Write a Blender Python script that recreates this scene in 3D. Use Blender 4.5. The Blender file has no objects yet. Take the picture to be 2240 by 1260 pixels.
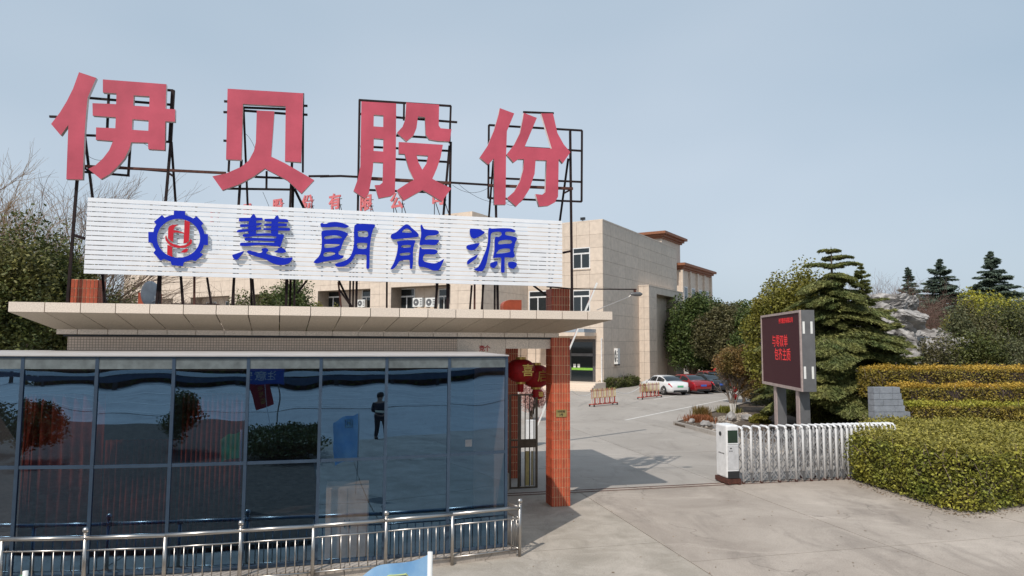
import bpy, bmesh, math, random
import numpy as np
from mathutils import Vector, Matrix
random.seed(7); np.random.seed(7)
R = math.radians
SC = bpy.context.scene
COL = SC.collection
# ------------------------------------------------------------ camera
F = 1493.0; CH = 3.8
cam_d = bpy.data.cameras.new('camera'); cam = bpy.data.objects.new('camera', cam_d); COL.objects.link(cam)
cam_d.sensor_width = 36; cam_d.lens = 36*F/2240; cam_d.clip_end = 2000; cam_d.clip_start = .05
CR = Matrix.Rotation(R(90+4.67), 3, 'X') @ Matrix.Rotation(R(0.25), 3, 'Z')
cam.matrix_world = Matrix.Translation((0, 0, CH)) @ CR.to_4x4()
SC.camera = cam
# ------------------------------------------------------------ sky and sun
SUN_AZ, SUN_EL = 29.0, 47.0          # light travels towards (sin az, cos az)
world = bpy.data.worlds.new('World'); SC.world = world; world.use_nodes = True
nt = world.node_tree; nt.nodes.clear()
wo = nt.nodes.new('ShaderNodeOutputWorld'); bg = nt.nodes.new('ShaderNodeBackground'); bg.inputs[1].default_value = .10
sky = nt.nodes.new('ShaderNodeTexSky'); sky.sky_type = 'NISHITA'; sky.sun_disc = False
sky.sun_elevation = R(SUN_EL); sky.sun_rotation = R(180+SUN_AZ); sky.air_density = 1.1; sky.dust_density = 2.5; sky.ozone_density = 1.5
hz = nt.nodes.new('ShaderNodeMix'); hz.data_type = 'RGBA'; hz.inputs[0].default_value = .80
tc = nt.nodes.new('ShaderNodeTexCoord'); nz = nt.nodes.new('ShaderNodeTexNoise'); nz.inputs['Scale'].default_value = 1.1; nz.inputs['Detail'].default_value = 3
mp = nt.nodes.new('ShaderNodeMapping'); mp.inputs['Scale'].default_value = (1, 1, 2.2)
nt.links.new(tc.outputs['Generated'], mp.inputs[0]); nt.links.new(mp.outputs[0], nz.inputs['Vector'])
cr = nt.nodes.new('ShaderNodeValToRGB'); cr.color_ramp.elements[0].position = .28; cr.color_ramp.elements[1].position = .72
cr.color_ramp.elements[0].color = (4.55, 5.85, 7.1, 1); cr.color_ramp.elements[1].color = (6.7, 7.6, 8.6, 1)
sx = nt.nodes.new('ShaderNodeSeparateXYZ'); nt.links.new(tc.outputs['Generated'], sx.inputs[0])
gm = nt.nodes.new('ShaderNodeMath'); gm.operation = 'MULTIPLY_ADD'; gm.inputs[1].default_value = -.16; nt.links.new(sx.outputs[0], gm.inputs[0]); nt.links.new(nz.outputs[0], gm.inputs[2])
nt.links.new(gm.outputs[0], cr.inputs[0]); nt.links.new(sky.outputs[0], hz.inputs[6]); nt.links.new(cr.outputs[0], hz.inputs[7])
nt.links.new(hz.outputs[2], bg.inputs[0]); nt.links.new(bg.outputs[0], wo.inputs[0])
sd = bpy.data.lights.new('sun', 'SUN'); sd.energy = 3.35; sd.angle = R(.6); sd.color = (1, .93, .84)
sun = bpy.data.objects.new('sun', sd); COL.objects.link(sun)
ld = Vector((math.sin(R(SUN_AZ))*math.cos(R(SUN_EL)), math.cos(R(SUN_AZ))*math.cos(R(SUN_EL)), -math.sin(R(SUN_EL))))
sun.rotation_euler = ld.to_track_quat('-Z', 'Y').to_euler(); sun.location = (-20, -30, 40)
SC.view_settings.view_transform = 'Standard'; SC.view_settings.look = 'None'; SC.view_settings.gamma = 1
SC.view_settings.exposure = 0.0; SC.view_settings.use_curve_mapping = False
SC.render.engine = 'CYCLES'; SC.cycles.max_bounces = 8; SC.cycles.transparent_max_bounces = 16

# ------------------------------------------------------------ measuring helpers
def ray(u, v): return CR @ Vector(((u-1120)/F, (630-v)/F, -1))
C0 = Vector((0, 0, CH))
def G(u, v, z=0.0):
    d = ray(u, v); t = (z-CH)/d.z; return C0+d*t
def D(u, v, Y):
    d = ray(u, v); return C0+d*(Y/d.y)
def PLN(u, v, p0, n):
    d = ray(u, v); t = (Vector(p0)-C0).dot(n)/d.dot(n); return C0+d*t

# ------------------------------------------------------------ materials
MATS = {}
def mat(name, col, rough=.7, metal=0, var=.12, vscale=6, bump=0, bscale=40, island=0, objr=0, emit=None, spec=.5, col2=None, coat=0, transl=0):
    if name in MATS: return MATS[name]
    m = bpy.data.materials.new(name); m.use_nodes = True; n = m.node_tree; b = n.nodes['Principled BSDF']
    b.inputs['Roughness'].default_value = rough; b.inputs['Metallic'].default_value = metal
    b.inputs['Specular IOR Level'].default_value = spec
    if coat: b.inputs['Coat Weight'].default_value = coat; b.inputs['Coat Roughness'].default_value = .05
    t = n.nodes.new('ShaderNodeTexCoord'); no = n.nodes.new('ShaderNodeTexNoise'); no.inputs['Scale'].default_value = vscale; no.inputs['Detail'].default_value = 6; no.inputs['Roughness'].default_value = .6
    n.links.new(t.outputs['Object'], no.inputs['Vector'])
    mx = n.nodes.new('ShaderNodeMix'); mx.data_type = 'RGBA'
    c2 = col2 if col2 else tuple(c*(1+var*1.5) for c in col)
    c1 = col if col2 else tuple(c*(1-var*1.5) for c in col)
    mx.inputs[6].default_value = (*c1, 1); mx.inputs[7].default_value = (*[min(1, c) for c in c2], 1)
    mr = n.nodes.new('ShaderNodeMapRange'); mr.inputs[1].default_value = .3; mr.inputs[2].default_value = .7
    n.links.new(no.outputs[0], mr.inputs[0]); n.links.new(mr.outputs[0], mx.inputs[0])
    out = mx.outputs[2]
    for k, amt in (('island', island), ('obj', objr)):
        if amt:
            src = n.nodes.new('ShaderNodeNewGeometry').outputs['Random Per Island'] if k == 'island' else n.nodes.new('ShaderNodeObjectInfo').outputs['Random']
            r = n.nodes.new('ShaderNodeMapRange'); r.inputs[3].default_value = 1-amt; r.inputs[4].default_value = 1+amt
            n.links.new(src, r.inputs[0])
            h = n.nodes.new('ShaderNodeVectorMath'); h.operation = 'SCALE'; n.links.new(out, h.inputs[0]); n.links.new(r.outputs[0], h.inputs['Scale']); out = h.outputs[0]
    n.links.new(out, b.inputs['Base Color'])
    if bump:
        nb = n.nodes.new('ShaderNodeTexNoise'); nb.inputs['Scale'].default_value = bscale; nb.inputs['Detail'].default_value = 4
        n.links.new(t.outputs['Object'], nb.inputs['Vector'])
        bp = n.nodes.new('ShaderNodeBump'); bp.inputs['Strength'].default_value = bump; bp.inputs['Distance'].default_value = .02
        n.links.new(nb.outputs[0], bp.inputs['Height']); n.links.new(bp.outputs[0], b.inputs['Normal'])
    if emit:
        b.inputs['Emission Color'].default_value = (*emit[:3], 1); b.inputs['Emission Strength'].default_value = emit[3]
    if transl:
        ts = n.nodes.new('ShaderNodeBsdfTranslucent'); n.links.new(out, ts.inputs[0])
        ms = n.nodes.new('ShaderNodeMixShader'); ms.inputs[0].default_value = transl
        n.links.new(b.outputs[0], ms.inputs[1]); n.links.new(ts.outputs[0], ms.inputs[2])
        n.links.new(ms.outputs[0], n.nodes['Material Output'].inputs[0])
    MATS[name] = m; return m

def concrete(name, c1, c2, stain, objr=.05, sc=.35):
    m = bpy.data.materials.new(name); m.use_nodes = True; n = m.node_tree; b = n.nodes['Principled BSDF']; b.inputs['Roughness'].default_value = .88
    g = n.nodes.new('ShaderNodeNewGeometry')
    def noise(s, d=6, r=.6, stretch=None, dist=0):
        x = n.nodes.new('ShaderNodeTexNoise'); x.inputs['Scale'].default_value = s; x.inputs['Detail'].default_value = d; x.inputs['Roughness'].default_value = r; x.inputs['Distortion'].default_value = dist
        if stretch:
            mm = n.nodes.new('ShaderNodeMapping'); mm.inputs['Scale'].default_value = stretch; mm.inputs['Rotation'].default_value = (0, 0, R(-14))
            n.links.new(g.outputs['Position'], mm.inputs[0]); n.links.new(mm.outputs[0], x.inputs['Vector'])
        else: n.links.new(g.outputs['Position'], x.inputs['Vector'])
        return x.outputs[0]
    def rng(src, a, bb, c=0, d=1):
        r = n.nodes.new('ShaderNodeMapRange'); r.inputs[1].default_value = a; r.inputs[2].default_value = bb; r.inputs[3].default_value = c; r.inputs[4].default_value = d
        n.links.new(src, r.inputs[0]); return r.outputs[0]
    def mix(f, a, bb):
        x = n.nodes.new('ShaderNodeMix'); x.data_type = 'RGBA'
        n.links.new(f, x.inputs[0])
        for k, vv in ((6, a), (7, bb)):
            if isinstance(vv, tuple): x.inputs[k].default_value = (*vv, 1)
            else: n.links.new(vv, x.inputs[k])
        return x.outputs[2]
    c = mix(rng(noise(sc, 7, .65, None, .6), .35, .65), c1, c2)
    c = mix(rng(noise(.9, 8, .7, (1, .35, 1), 1.0), .52, .70, 0, .75), c, stain)
    c = mix(rng(noise(.55, 8, .75, (.5, 1.6, 1), .8), .56, .72, 0, .5), c, tuple(min(1, x*1.35) for x in c2))
    c = mix(rng(noise(3.2, 9, .8, (.35, 2.2, 1), .4), .56, .74, 0, .6), c, stain)
    vo = n.nodes.new('ShaderNodeTexVoronoi'); vo.feature = 'DISTANCE_TO_EDGE'; vo.inputs['Scale'].default_value = .23
    wv = n.nodes.new('ShaderNodeVectorMath'); wv.operation = 'ADD'; ns3 = n.nodes.new('ShaderNodeTexNoise'); ns3.inputs['Scale'].default_value = 1.2; ns3.inputs['Detail'].default_value = 6
    n.links.new(g.outputs['Position'], ns3.inputs['Vector']); n.links.new(g.outputs['Position'], wv.inputs[0]); n.links.new(ns3.outputs['Color'], wv.inputs[1]); n.links.new(wv.outputs[0], vo.inputs['Vector'])
    mk = n.nodes.new('ShaderNodeMath'); mk.operation = 'MULTIPLY'; n.links.new(rng(vo.outputs['Distance'], .0, .004, 1, 0), mk.inputs[0]); n.links.new(rng(noise(.3, 2), .5, .6, 0, .65), mk.inputs[1])
    c = mix(mk.outputs[0], c, tuple(x*.35 for x in stain))
    fine = rng(noise(38, 3, .7), .3, .7, .80, 1.14)
    sm = n.nodes.new('ShaderNodeVectorMath'); sm.operation = 'SCALE'; n.links.new(c, sm.inputs[0]); n.links.new(fine, sm.inputs['Scale'])
    oi = n.nodes.new('ShaderNodeObjectInfo'); s2 = n.nodes.new('ShaderNodeVectorMath'); s2.operation = 'SCALE'
    n.links.new(sm.outputs[0], s2.inputs[0]); n.links.new(rng(oi.outputs['Random'], 0, 1, 1-objr, 1+objr), s2.inputs['Scale'])
    n.links.new(s2.outputs[0], b.inputs['Base Color'])
    bp = n.nodes.new('ShaderNodeBump'); bp.inputs['Strength'].default_value = .35; bp.inputs['Distance'].default_value = .01
    n.links.new(noise(55, 4, .7), bp.inputs['Height']); n.links.new(bp.outputs[0], b.inputs['Normal'])
    MATS[name] = m; return m

def tile_mat(name, base, joint, w, h, jw=.012, rough=.5, speck=True):
    """brick texture in object coords mapped on x+y, z"""
    m = bpy.data.materials.new(name); m.use_nodes = True; n = m.node_tree; b = n.nodes['Principled BSDF']; b.inputs['Roughness'].default_value = rough
    t = n.nodes.new('ShaderNodeTexCoord'); s = n.nodes.new('ShaderNodeSeparateXYZ'); n.links.new(t.outputs['Object'], s.inputs[0])
    a = n.nodes.new('ShaderNodeMath'); a.operation = 'ADD'; n.links.new(s.outputs[0], a.inputs[0]); n.links.new(s.outputs[1], a.inputs[1])
    c = n.nodes.new('ShaderNodeCombineXYZ'); n.links.new(a.outputs[0], c.inputs[0]); n.links.new(s.outputs[2], c.inputs[1])
    br = n.nodes.new('ShaderNodeTexBrick'); br.offset = 0; br.inputs['Scale'].default_value = 1; br.inputs['Brick Width'].default_value = w; br.inputs['Row Height'].default_value = h
    br.inputs['Mortar Size'].default_value = jw; br.inputs['Color1'].default_value = (*base, 1); br.inputs['Color2'].default_value = (*[x*.9 for x in base], 1); br.inputs['Mortar'].default_value = (*joint, 1)
    n.links.new(c.outputs[0], br.inputs['Vector']); n.links.new(br.outputs[0], b.inputs['Base Color'])
    bp = n.nodes.new('ShaderNodeBump'); bp.inputs['Strength'].default_value = .5; bp.inputs['Distance'].default_value = .006; bp.invert = True
    n.links.new(br.outputs['Fac'], bp.inputs['Height']); n.links.new(bp.outputs[0], b.inputs['Normal'])
    MATS[name] = m; return m

def glass_mat(name, gl, tr, fac, rough=.0, wav=.02, wsc=1.2):
    m = bpy.data.materials.new(name); m.use_nodes = True; n = m.node_tree; n.nodes.clear()
    o = n.nodes.new('ShaderNodeOutputMaterial'); g = n.nodes.new('ShaderNodeBsdfGlossy'); g.inputs[0].default_value = (*gl, 1); g.inputs['Roughness'].default_value = rough
    t = n.nodes.new('ShaderNodeBsdfTransparent'); t.inputs[0].default_value = (*tr, 1)
    f = n.nodes.new('ShaderNodeFresnel'); f.inputs[0].default_value = 1.5
    ad = n.nodes.new('ShaderNodeMath'); ad.operation = 'ADD'; ad.use_clamp = True; ad.inputs[1].default_value = fac; n.links.new(f.outputs[0], ad.inputs[0])
    mx = n.nodes.new('ShaderNodeMixShader'); n.links.new(ad.outputs[0], mx.inputs[0]); n.links.new(t.outputs[0], mx.inputs[1]); n.links.new(g.outputs[0], mx.inputs[2]); n.links.new(mx.outputs[0], o.inputs[0])
    tc_ = n.nodes.new('ShaderNodeTexCoord'); nz_ = n.nodes.new('ShaderNodeTexNoise'); nz_.inputs['Scale'].default_value = wsc; nz_.inputs['Detail'].default_value = 1
    n.links.new(tc_.outputs['Object'], nz_.inputs['Vector']); bp = n.nodes.new('ShaderNodeBump'); bp.inputs['Strength'].default_value = 1; bp.inputs['Distance'].default_value = wav
    n.links.new(nz_.outputs[0], bp.inputs['Height']); n.links.new(bp.outputs[0], g.inputs['Normal'])
    MATS[name] = m; return m

M_slab = concrete('driveway_concrete', (.315, .268, .228), (.46, .40, .345), (.235, .20, .172))
M_apron = concrete('apron_concrete', (.31, .275, .23), (.45, .40, .345), (.24, .21, .18), sc=1.2)
M_yard = concrete('yard_concrete', (.325, .295, .265), (.42, .385, .35), (.265, .24, .215), sc=.12)
M_dirt = mat('joint_dirt', (.05, .042, .035), .95, var=.3)
M_soil = mat('bed_soil', (.10, .075, .055), .95, var=.35, vscale=8, bump=.8, bscale=30)
M_asph = concrete('asphalt', (.10, .10, .105), (.15, .15, .155), (.07, .07, .07), sc=.2)
M_road = concrete('road_concrete', (.40, .40, .40), (.50, .50, .49), (.3, .3, .3), sc=.2)
M_paint = mat('line_paint', (.62, .60, .57), .7, var=.15, vscale=12)
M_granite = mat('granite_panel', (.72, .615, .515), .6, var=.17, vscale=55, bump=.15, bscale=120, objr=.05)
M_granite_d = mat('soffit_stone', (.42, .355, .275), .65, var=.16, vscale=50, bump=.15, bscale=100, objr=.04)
M_small = tile_mat('small_wall_tile', (.78, .62, .50), (.34, .25, .18), .055, .055, .005)
M_redtile = mat('terracotta_tile', (.44, .082, .034), .5, var=.16, vscale=5, bump=.1, bscale=60, objr=.16)
M_grout = mat('tile_grout', (.84, .62, .38), .85, var=.1)
M_red = mat('faded_red_acrylic', (.52, .085, .125), .5, var=.16, vscale=.8, bump=.25, bscale=1.6, spec=.3)
M_redside = mat('letter_return_white', (.55, .48, .47), .5, var=.1)
M_blue = mat('blue_acrylic', (.005, .022, .44), .5, var=.06, vscale=2, spec=.2)
M_blueside = mat('letter_return_grey', (.55, .54, .50), .4, var=.1)
M_logored = mat('red_acrylic', (.55, .008, .022), .35, var=.06)
M_slat = mat('white_slat_paint', (.82, .83, .86), .38, var=.03, vscale=3, objr=.02)
M_iron = mat('painted_angle_iron', (.020, .011, .011), .75, var=.35, vscale=7, spec=.25)
M_rust = mat('rusty_iron', (.085, .028, .018), .8, var=.35, vscale=9)
M_steel = mat('stainless_steel', (.50, .47, .44), .34, metal=1, var=.06, vscale=4)
M_alum = mat('window_aluminium', (.055, .085, .13), .4, metal=.4, var=.08)
M_sill = mat('grey_metal_roofing', (.46, .44, .43), .5, var=.08, vscale=2)
M_glass = glass_mat('blue_reflective_glass', (.185, .335, .52), (.66, .58, .56), .44, wav=.006, wsc=.9)
M_winglass = glass_mat('window_glass', (.55, .62, .68), (.08, .09, .1), .12, wav=.001)
M_curtain = mat('maroon_curtain', (.27, .058, .036), .9, var=.3, vscale=3)
M_cream = mat('cream_cabinet', (.78, .72, .55), .5)
M_white = mat('white_plastic', (.74, .74, .72), .4, var=.04)
M_offwhite = mat('powder_coated_white', (.74, .74, .745), .38, var=.08, vscale=5)
M_dark = mat('dark_plastic', (.02, .022, .025), .4)
M_interior = mat('interior_plaster', (.10, .11, .12), .9)
M_bstone = mat('building_stone', (.65, .545, .45), .65, var=.07, vscale=2.5, bump=.1, bscale=20, objr=.045)
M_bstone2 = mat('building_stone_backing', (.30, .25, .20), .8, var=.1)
M_brown = mat('brown_cornice', (.27, .105, .05), .6, var=.15)
M_wframe = mat('white_window_frame', (.72, .72, .72), .4)
M_led = mat('led_face', (.060, .018, .025), .6, var=.1, vscale=30, spec=.12)
M_ledtext = mat('led_text_red', (.6, .01, .01), .5, emit=(1, .03, .05, .32))
M_signgrey = mat('sign_housing_grey', (.14, .14, .145), .45, metal=.2, var=.1, vscale=3)
M_pink = mat('post_cheek_stone', (.38, .30, .28), .6)
M_bark = mat('bark', (.10, .075, .055), .9, var=.3, vscale=9, bump=.6, bscale=25)
M_barkpale = mat('pale_bark', (.22, .18, .15), .9, var=.25, vscale=9)
M_lime = mat('whitewashed_trunk', (.68, .66, .62), .8, var=.1)
M_rock = mat('grey_rock', (.33, .315, .305), .85, var=.38, vscale=1.3, bump=.9, bscale=3.5)
M_slate = mat('slate_block', (.25, .27, .31), .7, var=.12, vscale=5, bump=.3, bscale=30, objr=.06)
M_gold = mat('gold_trim', (.60, .42, .12), .35, metal=.8)
M_lantern = mat('lantern_silk', (.40, .006, .01), .6, var=.15, vscale=14, transl=.25)
M_bronze = mat('bronze_gate_metal', (.10, .08, .06), .4, metal=.6, var=.15)
M_brass = mat('brass_plaque', (.42, .33, .13), .35, metal=.6)
M_ink = mat('black_letter_paint', (.02, .015, .01), .6)
M_redink = mat('red_letter_paint', (.40, .02, .02), .6)
M_barred = mat('red_barrier_paint', (.38, .07, .055), .5)
M_baryel = mat('yellow_barrier_paint', (.60, .48, .20), .5)
M_rubber = mat('tyre_rubber', (.02, .02, .02), .8)
M_carglass = mat('car_window', (.012, .018, .022), .06, spec=.8)
M_rim = mat('alloy_rim', (.45, .45, .46), .3, metal=.9)
M_tail = mat('tail_lamp_red', (.45, .01, .02), .15)
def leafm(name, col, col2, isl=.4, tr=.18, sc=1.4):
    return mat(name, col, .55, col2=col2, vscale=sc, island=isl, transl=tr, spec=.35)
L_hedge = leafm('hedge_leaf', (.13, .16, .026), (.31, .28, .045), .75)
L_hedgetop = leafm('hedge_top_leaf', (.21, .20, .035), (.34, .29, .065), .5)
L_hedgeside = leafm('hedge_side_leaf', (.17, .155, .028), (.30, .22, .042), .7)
L_hedgeor = leafm('golden_hedge_leaf', (.40, .28, .045), (.55, .34, .05))
L_hedgegn = leafm('yellow_green_hedge_leaf', (.26, .28, .035), (.42, .37, .055))
L_cedar = leafm('cedar_needle', (.11, .15, .055), (.31, .30, .105), .6, tr=.35)
L_spruce = leafm('blue_spruce_needle', (.12, .17, .14), (.20, .25, .18), .4, tr=.3)
L_camph = leafm('camphor_leaf', (.045, .085, .024), (.11, .135, .035))
L_yel = leafm('yellow_green_leaf', (.14, .15, .025), (.22, .19, .035))
L_dark = leafm('dark_evergreen_leaf', (.042, .066, .018), (.14, .14, .035))
L_redbr = leafm('reddish_leaf', (.13, .12, .03), (.24, .12, .045))
L_bushb = leafm('olive_brown_leaf', (.07, .075, .03), (.14, .12, .055), .6)
L_camph2 = leafm('olive_camphor_leaf', (.075, .10, .024), (.15, .15, .035))
L_bushd = leafm('olive_privet_leaf', (.075, .09, .025), (.20, .175, .05), .6)
L_redgrass = leafm('rust_red_leaf', (.22, .07, .03), (.30, .12, .05))
L_bush = leafm('grey_green_leaf', (.07, .085, .04), (.15, .15, .07))
M_twig = mat('bare_twig', (.24, .175, .135), .9, var=.2)
M_twigbr = mat('brownish_twig', (.20, .125, .10), .9, var=.2)
M_twigor = mat('orange_willow_twig', (.30, .19, .09), .9, var=.2)

# ------------------------------------------------------------ scene graph helpers
def tag(o, label, cat, group=None, kind=None):
    if label: o['label'] = label
    if cat: o['category'] = cat
    if group: o['group'] = group
    if kind: o['kind'] = kind
    return o
def thing(name, label, cat, loc=(0, 0, 0), rz=0, group=None):
    o = bpy.data.objects.new(name, None); COL.objects.link(o); o.location = loc; o.rotation_euler = (0, 0, rz); o.empty_display_size = .2
    tag(o, label, cat, group); return o
def local(root, p):
    q = Vector(p)-Vector(root.location); return Matrix.Rotation(-root.rotation_euler[2], 3, 'Z') @ q
def link(name, me, m=None, parent=None):
    o = bpy.data.objects.new(name, me); COL.objects.link(o)
    if m is not None and not me.materials: me.materials.append(m)
    if parent: o.parent = parent
    return o
def copy_tree(o, parent=None):
    c = o.copy(); COL.objects.link(c)
    if parent: c.parent = parent
    for ch in list(o.children): copy_tree(ch, c)
    return c
class MB:
    def __init__(s): s.v = []; s.f = []
    def add(s, vs, fs):
        b = len(s.v); s.v += [tuple(x) for x in vs]; s.f += [tuple(i+b for i in f) for f in fs]; return s
    def hexa(s, p): return s.add(p, [(0, 3, 2, 1), (4, 5, 6, 7), (0, 1, 5, 4), (1, 2, 6, 5), (2, 3, 7, 6), (3, 0, 4, 7)])
    def box(s, x0, y0, z0, x1, y1, z1):
        return s.hexa([(x0, y0, z0), (x1, y0, z0), (x1, y1, z0), (x0, y1, z0), (x0, y0, z1), (x1, y0, z1), (x1, y1, z1), (x0, y1, z1)])
    def bar(s, a, b, w, h=None):
        h = h or w; a = Vector(a); b = Vector(b); d = (b-a).normalized()
        up = Vector((0, 0, 1)) if abs(d.z) < .95 else Vector((0, 1, 0))
        x = d.cross(up).normalized()*w/2; y = d.cross(x).normalized()*h/2
        return s.hexa([a-x-y, a+x-y, a+x+y, a-x+y, b-x-y, b+x-y, b+x+y, b-x+y])
    def tube(s, pts, r, n=8, r1=None, cap=True):
        pts = [Vector(p) for p in pts]; k = len(pts); rings = []
        for i, p in enumerate(pts):
            d = (pts[min(i+1, k-1)]-pts[max(i-1, 0)]).normalized()
            up = Vector((0, 0, 1)) if abs(d.z) < .9 else Vector((0, 1, 0))
            x = d.cross(up).normalized(); y = d.cross(x).normalized()
            rr = r if r1 is None else r+(r1-r)*i/(k-1)
            rings.append([p+(x*math.cos(2*math.pi*j/n)+y*math.sin(2*math.pi*j/n))*rr for j in range(n)])
        vs = [q for ring in rings for q in ring]; fs = []
        for i in range(k-1):
            for j in range(n): fs.append((i*n+j, i*n+(j+1) % n, (i+1)*n+(j+1) % n, (i+1)*n+j))
        if cap: fs.append(tuple(range(n-1, -1, -1))); fs.append(tuple((k-1)*n+j for j in range(n)))
        return s.add(vs, fs)
    def lathe(s, prof, n=16, c=(0, 0, 0), axis='z'):
        vs = []; k = len(prof)
        for r, z in prof:
            for j in range(n):
                a = 2*math.pi*j/n
                if axis == 'z': vs.append((c[0]+r*math.cos(a), c[1]+r*math.sin(a), c[2]+z))
                elif axis == 'y': vs.append((c[0]+r*math.cos(a), c[1]+z, c[2]+r*math.sin(a)))
                else: vs.append((c[0]+z, c[1]+r*math.cos(a), c[2]+r*math.sin(a)))
        fs = [(i*n+j, i*n+(j+1) % n, (i+1)*n+(j+1) % n, (i+1)*n+j) for i in range(k-1) for j in range(n)]
        fs.append(tuple(range(n-1, -1, -1))); fs.append(tuple((k-1)*n+j for j in range(n)))
        return s.add(vs, fs)
    def prism(s, poly, z0, z1):
        k = len(poly); vs = [(x, y, z0) for x, y in poly]+[(x, y, z1) for x, y in poly]
        fs = [tuple(range(k-1, -1, -1)), tuple(range(k, 2*k))]+[(i, (i+1) % k, k+(i+1) % k, k+i) for i in range(k)]
        return s.add(vs, fs)
    def mesh(s, name, smooth=False):
        me = bpy.data.meshes.new(name); me.from_pydata(s.v, [], s.f); me.update()
        bm = bmesh.new(); bm.from_mesh(me); bmesh.ops.recalc_face_normals(bm, faces=bm.faces); bm.to_mesh(me); bm.free()
        if smooth: me.shade_smooth()
        return me
    def build(s, name, m, parent=None, smooth=False): return link(name, s.mesh(name, smooth), m, parent)
def bevel(o, w=.01, seg=1):
    b = o.modifiers.new('bevel', 'BEVEL'); b.width = w; b.segments = seg; b.limit_method = 'ANGLE'; return o

def curve_mesh(name, polys, depth, smooth=False):
    """polys: list of closed 2D loops (outer + holes); result: mesh extruded along +z by depth"""
    cu = bpy.data.curves.new('tmp', 'CURVE'); cu.dimensions = '2D'; cu.fill_mode = 'BOTH'; cu.extrude = depth/2
    for pl in polys:
        if smooth:
            q = []
            n = len(pl)
            for i in range(n):
                p0, p1, p2, p3 = pl[i-1], pl[i], pl[(i+1) % n], pl[(i+2) % n]
                a1 = math.atan2(p1[1]-p0[1], p1[0]-p0[0]); 
                for t in (0, .33, .66):
                    c = []
                    for k in (0, 1):
                        m1 = (p2[k]-p0[k])*.42; m2 = (p3[k]-p1[k])*.42
                        h = (2*t**3-3*t**2+1)*p1[k]+(t**3-2*t**2+t)*m1+(-2*t**3+3*t**2)*p2[k]+(t**3-t**2)*m2
                        c.append(h)
                    q.append(tuple(c))
            pl = q
        sp = cu.splines.new('POLY'); sp.points.add(len(pl)-1)
        for i, p in enumerate(pl): sp.points[i].co = (p[0], p[1], 0, 1)
        sp.use_cyclic_u = True
    ob = bpy.data.objects.new('tmp', cu); COL.objects.link(ob)
    dg = bpy.context.evaluated_depsgraph_get(); me = bpy.data.meshes.new_from_object(ob.evaluated_get(dg))
    bpy.data.objects.remove(ob); bpy.data.curves.remove(cu); me.name = name
    return me
def text_mesh(body, size, depth=.01, bold=0, sx=1):
    cu = bpy.data.curves.new('tmp', 'FONT'); cu.body = body; cu.size = size; cu.extrude = depth/2; cu.offset = bold; cu.resolution_u = 2
    cu.align_x = 'CENTER'; cu.align_y = 'CENTER'
    ob = bpy.data.objects.new('tmp', cu); COL.objects.link(ob)
    dg = bpy.context.evaluated_depsgraph_get(); me = bpy.data.meshes.new_from_object(ob.evaluated_get(dg))
    bpy.data.objects.remove(ob); bpy.data.curves.remove(cu)
    if sx != 1: me.transform(Matrix.Diagonal((sx, 1, 1, 1)))
    return me
STAND = Matrix(((1, 0, 0, 0), (0, 0, -1, 0), (0, 1, 0, 0), (0, 0, 0, 1)))   # xy-plane mesh -> upright facing -y

def quads_mesh(name, V, m, parent=None):
    """V: (N,4,3) array"""
    n = len(V); me = bpy.data.meshes.new(name)
    me.vertices.add(n*4); me.vertices.foreach_set('co', V.reshape(-1).astype(np.float32))
    me.loops.add(n*4); me.loops.foreach_set('vertex_index', np.arange(n*4, dtype=np.int32))
    me.polygons.add(n); me.polygons.foreach_set('loop_start', np.arange(0, n*4, 4, dtype=np.int32)); me.polygons.foreach_set('loop_total', np.full(n, 4, dtype=np.int32))
    me.update(); return link(name, me, m, parent)
def leaves(P, size, aspect=.55, up=.3, N=None):
    """P (n,3) -> leaf quads with random orientation (diamond shaped)"""
    n = len(P); d = np.random.normal(size=(n, 3)); d[:, 2] *= .7; d /= np.linalg.norm(d, axis=1, keepdims=True)
    q = np.random.normal(size=(n, 3)); q[:, 2] += up
    if N is not None: q += N*1.2
    s = np.cross(d, q); s /= (np.linalg.norm(s, axis=1, keepdims=True)+1e-9)
    L = (size*np.random.uniform(.6, 1.3, n))[:, None]
    a = d*L/2; b = s*L*aspect/2
    return np.stack([P-a, P-a*.1+b, P+a, P-a*.1-b], axis=1)
def blob_points(c, r, n, k=28, shell=.35, sub=.38):
    """clumpy crown: k sub blobs inside an ellipsoid"""
    c = np.array(c); r = np.array(r)
    u = np.random.normal(size=(k, 3)); u /= np.linalg.norm(u, axis=1, keepdims=True); u *= (np.random.uniform(.35, 1, k)**.5)[:, None]
    cc = c+u*r*(1-sub*.8)
    idx = np.random.randint(0, k, n); sr = np.random.uniform(.7, 1.25, k)*sub
    v = np.random.normal(size=(n, 3)); v /= np.linalg.norm(v, axis=1, keepdims=True); v *= (np.random.uniform(shell, 1, n))[:, None]
    return cc[idx]+v*r*sr[idx][:, None]

# ------------------------------------------------------------ gatehouse frame
GA = R(13.8)
GO = D(1340, 680, 15.6); GO.z = 0
e1 = Vector((math.cos(GA), math.sin(GA), 0)); e2 = Vector((-math.sin(GA), math.cos(GA), 0))
def gh(s, t, z=0): return GO+e1*s+e2*t+Vector((0, 0, z))
def toG(p):
    q = Vector(p)-GO; return (q.dot(e1), q.dot(e2), q.z)
def GP(u, v, t):      # pixel -> (s, z) on the plane at depth t of the gatehouse
    p = PLN(u, v, gh(0, t), e2); q = toG(p); return q[0], q[2]
SL = GP(18, 662, 0)[0]; ZT = (GP(1340, 680, 0)[1]+GP(18, 662, 0)[1])/2; ZF = ZT-.185; ZI = 4.05; ZB = 3.955
print('slab left', SL, 'top', ZT, GP(1340, 680, 0), GP(18, 662, 0), GP(1258, 735, 1), GP(134, 728, 1))

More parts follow.
